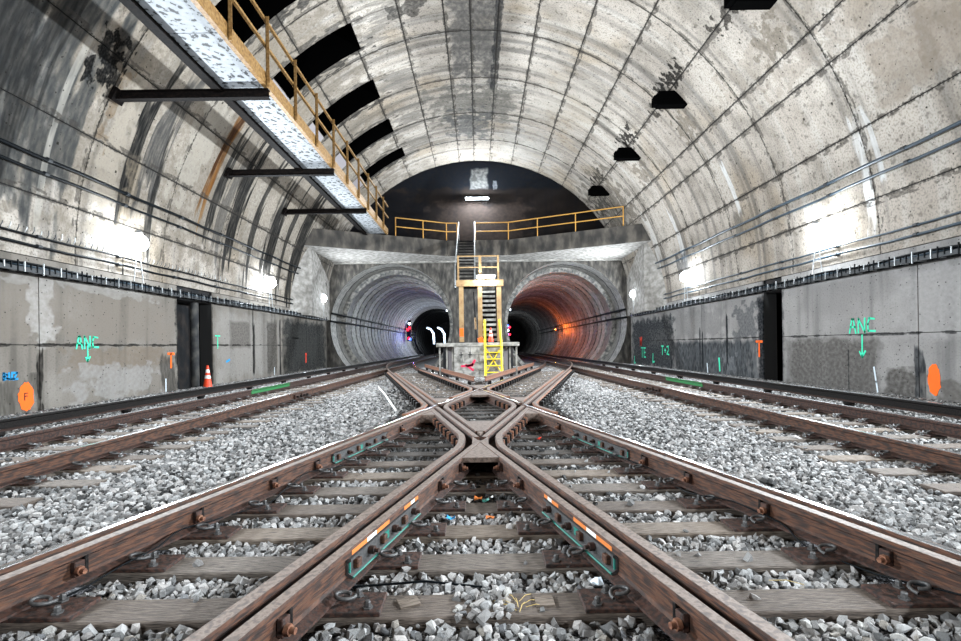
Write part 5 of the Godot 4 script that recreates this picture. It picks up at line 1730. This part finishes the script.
# ---------------------------------------------------------------- signals and tunnel lamps
func build_signals() -> void:
	lamp_mat("glow_red", Color(1.0, 0.12, 0.2), 6.0)
	lamp_mat("glow_blue", Color(0.25, 0.45, 1.0), 6.0)
	lamp_mat("glow_orange", Color(1.0, 0.42, 0.12), 5.0)
	lamp_mat("glow_strip", Color(0.85, 0.92, 1.0), 1.3)
	lamp_mat("glow_white", Color(0.85, 0.92, 1.0), 10.0)
	# signal post at the mouth of the right tunnel
	var o := thing("signal_post", "signal post with red, orange and blue lights at the right tunnel mouth", "signal", Vector3(1.95, -0.2, -35.0))
	var g := Geo.new()
	g.tube([Vector3(0, 0, 0), Vector3(0, 2.9, 0)], 0.06, 8)
	put(o, "mast", g, M.black_iron)
	g = Geo.new()
	g.box(Vector3(0.02, 2.1, 0.05), Vector3(0.34, 1.5, 0.16), Basis(), 0.02)
	put(o, "lamp_box", g, M.black_iron)
	var lights := [[-0.08, 2.75, "glow_orange"], [-0.08, 2.45, "glow_orange"], [-0.08, 2.15, "glow_orange"], [-0.08, 1.85, "glow_white"], [0.08, 2.6, "glow_blue"], [0.08, 2.3, "glow_white"], [0.08, 2.0, "glow_blue"], [0.08, 1.7, "glow_blue"], [0.2, 2.5, "glow_red"], [0.2, 2.0, "glow_red"]]
	for l in lights:
		g = Geo.new()
		g.lathe(Vector3(l[0], l[1], 0.13), [Vector2(0.0, 0.03), Vector2(0.05, 0.02), Vector2(0.08, 0.0)], 10, Basis(Vector3.RIGHT, PI / 2))
		put(o, "signal_light", g, M[l[2]])
	# signal on the flank of the left tunnel
	o = thing("signal_box", "signal box with red and blue lights on the flank of the left tunnel", "signal", Vector3(-8.1, 2.0, -58.0))
	g = Geo.new()
	g.box(Vector3(0, 0.9, 0), Vector3(0.5, 2.4, 0.3), Basis(), 0.03)
	put(o, "lamp_box", g, M.black_iron)
	for l in [[0.08, 1.7, "glow_white"], [0.08, 1.2, "glow_red"], [-0.12, 1.0, "glow_red"], [0.0, 0.0, "glow_red"], [0.14, -0.1, "glow_blue"]]:
		g = Geo.new()
		g.lathe(Vector3(l[0], l[1], 0.16), [Vector2(0.0, 0.03), Vector2(0.1, 0.02), Vector2(0.15, 0.0)], 10, Basis(Vector3.RIGHT, PI / 2))
		put(o, "signal_light", g, M[l[2]])
	omni(o, Vector3(0.7, 0.3, 0.9), Color(0.15, 0.35, 1.0), 2.2, 0.1)
	omni(o, Vector3(0.5, 1.0, -0.9), Color(1.0, 0.35, 0.35), 0.8, 0.1)
	# lamps along the tunnels
	var spots := [[-1.0, 2.25, 3.6, 36.0, "glow_white", Color(0.9, 0.95, 1.0), 22.0, "white"], [-1.0, 2.25, 3.6, 50.0, "glow_white", Color(0.9, 0.95, 1.0), 12.0, "white"], [-1.0, 2.3, 3.6, 70.0, "glow_white", Color(0.9, 0.95, 1.0), 14.0, "white"], [-1.0, 2.3, 3.6, 80.0, "glow_white", Color(0.9, 0.95, 1.0), 14.0, "far white"],
		[1.0, 2.25, 3.6, 36.0, "glow_white", Color(0.9, 0.95, 1.0), 18.0, "white"], [1.0, 2.2, 2.4, 44.0, "glow_blue", Color(0.6, 0.45, 1.0), 2.5, "violet"], [1.0, 7.9, 2.6, 51.5, "glow_orange", Color(1.0, 0.45, 0.14), 9.0, "orange"], [1.0, 2.25, 3.6, 72.0, "glow_white", Color(0.9, 0.95, 1.0), 8.0, "far white"]]
	var seen := {}
	for q in spots:
		var nm := "left" if q[0] < 0 else "right"
		var key: String = q[7] + nm
		seen[key] = seen.get(key, 0) + 1
		var lb: String = "%s work lamp on the flank of the %s tunnel" % [("second " if seen[key] > 1 else "") + ("deepest white" if seen[key] > 2 else q[7]), nm]
		var lm := thing("tunnel_lamp", lb, "lamp", Vector3(q[0] * q[1], q[2], -q[3]), "lamps in the tunnels")
		g = Geo.new()
		g.box(Vector3(-q[0] * 0.02, 0, 0), Vector3(0.06, 0.16, 0.3), Basis(), 0.01)
		put(lm, "housing", g, M.galvanised)
		g = Geo.new()
		g.box(Vector3(q[0] * 0.04, 0, 0), Vector3(0.06, 0.12, 0.26), Basis(), 0.015)
		put(lm, "lamp_glass", g, M[q[4]])
		omni(lm, Vector3(q[0] * (0.2 if q[1] < 5.0 else -0.2), 0, 0), q[5], q[6], 0.08)

	# two added glowing tubes for the white reflections deep in the left tunnel
	for x in [-5.85, -4.5]:
		var st := thing("reflection_glow", "bent glowing tube added for a white reflection deep in the left tunnel, %s of two" % ("left" if x < -5.0 else "right"), "lamp", Vector3(x, 1.3, -63.0), "glowing reflection tubes")
		g = Geo.new()
		g.tube([Vector3(-0.7, 2.1, 0), Vector3(-0.2, 1.9, 0), Vector3(0.15, 1.3, 0), Vector3(0.2, 0.0, 0)], 0.13, 8)
		put(st, "lamp_tube", g, M.glow_strip)
		g = Geo.new()
		g.box(Vector3(0.2, -0.7, -0.1), Vector3(0.1, 1.6, 0.1))
		put(st, "stand", g, M.black_iron)
		omni(st, Vector3(0.0, 1.2, 0.4), Color(0.9, 0.95, 1.0), 5.0, 0.1)

# ---------------------------------------------------------------- small things
func build_small_things() -> void:
	cone(Vector3(-8.75, -0.18, -16.1), 0.72, "orange and white traffic cone by the dark recess of the left wall")
	# wires
	for s in [-1.0, 1.0]:
		var g := Geo.new()
		var pts := []
		for k in 40:
			var z := 1.5 + k * 0.1
			pts.append(Vector3(-s * (a1(z) + GD + 0.1 + 0.05 * sin(z * 5.0) + 0.02 * sin(z * 13.0)) * -1.0, -0.145 + 0.03 * sin(z * 4.2 + s), -z))
		g.tube(pts, 0.005, 6)
		var w := put(self, "bond_wire", g, M.cable_black)
		tag(w, "thin black wire trailing along the foot of the %s guard rail" % ("right" if s < 0 else "left"), "wire", "bond wires")
	var g2 := Geo.new()
	g2.tube([Vector3(-2.95, -0.12, -14.6), Vector3(-2.4, -0.12, -12.6), Vector3(-1.55, -0.11, -9.2)], 0.022, 6)
	tag(put(self, "ground_conduit", g2, M.pale_pvc), "thin pale conduit lying on the tie ends left of the diamond", "conduit")
	g2 = Geo.new()
	g2.tube([Vector3(-0.75, -0.2, -2.62), Vector3(-0.3, -0.19, -2.66), Vector3(0.0, -0.21, -2.63)], 0.006, 6)
	tag(put(self, "ground_wire", g2, M.cable_black), "short dark wire lying on the stones between the inner rails", "wire")
	# shims of board on the nearest tie, and a scrap of angle in the field
	for q in [[-0.36, 2.43, 0.1, 0.4, "left"], [0.3, 2.42, 0.09, 0.0, "right"]]:
		var g := Geo.new()
		g.box(Vector3(0, 0.006, 0), Vector3(q[2], 0.012, 0.09), Basis(), 0.002)
		var o := put(self, "board_scrap", g, M.tie_wood_1)
		o.position = Vector3(q[0], TIE_TOP + 0.001, -q[1])
		o.rotation.y = q[3]
		tag(o, "small square of board on the %s part of the nearest tie" % q[4], "board", "board scraps")
	# litter in the pit before the central crossing
	var litter := [[-0.09, 4.0, "cone_white", "crumpled white paper scrap left in the pit before the central X"], [-0.02, 4.05, "orange_paint", "orange wrapper in the pit before the central X"], [0.03, 4.02, "teal_paint", "green wrapper in the pit before the central X"], [0.07, 4.08, "cone_white", "upright white paper scrap in the pit before the central X"], [-0.22, 3.62, "spray_blue", "blue plastic scrap near the left foot of the central X"], [0.06, 3.6, "orange_paint", "small orange scrap on the stones below the central X"], [0.6, 2.62, "spray_white", "white and blue paper scrap beside the right joint bar"], [0.62, 2.02, "orange_paint", "orange fruit peel at the bottom right by the rail"], [0.78, 6.6, "spray_red", "tiny red scrap right of the central X"]]
	var k := 0
	for q in litter:
		k += 1
		var g := Geo.new()
		var r := RandomNumberGenerator.new()
		r.seed = 600 + k
		var pts := []
		for i in 3:
			for j in 3:
				pts.append(Vector3((i - 1) * 0.03 + r.randf_range(-0.008, 0.008), r.randf_range(0.0, 0.035), (j - 1) * 0.025 + r.randf_range(-0.008, 0.008)))
		for i in 2:
			for j in 2:
				g.quad(pts[i * 3 + j], pts[i * 3 + j + 1], pts[(i + 1) * 3 + j + 1], pts[(i + 1) * 3 + j])
		var o := put(self, "litter_scrap", g, M[q[2]])
		o.position = Vector3(q[0], -0.195, -q[1])
		tag(o, q[3], "litter")
	# straw
	for s in 9:
		var g := Geo.new()
		var a := 0.4 + s * 0.37
		var c := Vector3(0.1 + 0.022 * s, -0.185, -2.42 + 0.05 * sin(s * 2.1))
		if s == 8: c = Vector3(1.55, -0.17, -2.55)
		var d := Vector3(cos(a), 0.05, sin(a)) * (0.05 if s < 8 else 0.08)
		g.tube([c - d, c + Vector3(0, 0.012, 0), c + d], 0.0018, 4)
		tag(put(self, "straw", g, M.straw), "dry yellow straw lying on the stones between the inner rails" if s < 8 else "single dry straw on the right tie", "straw", "straws")
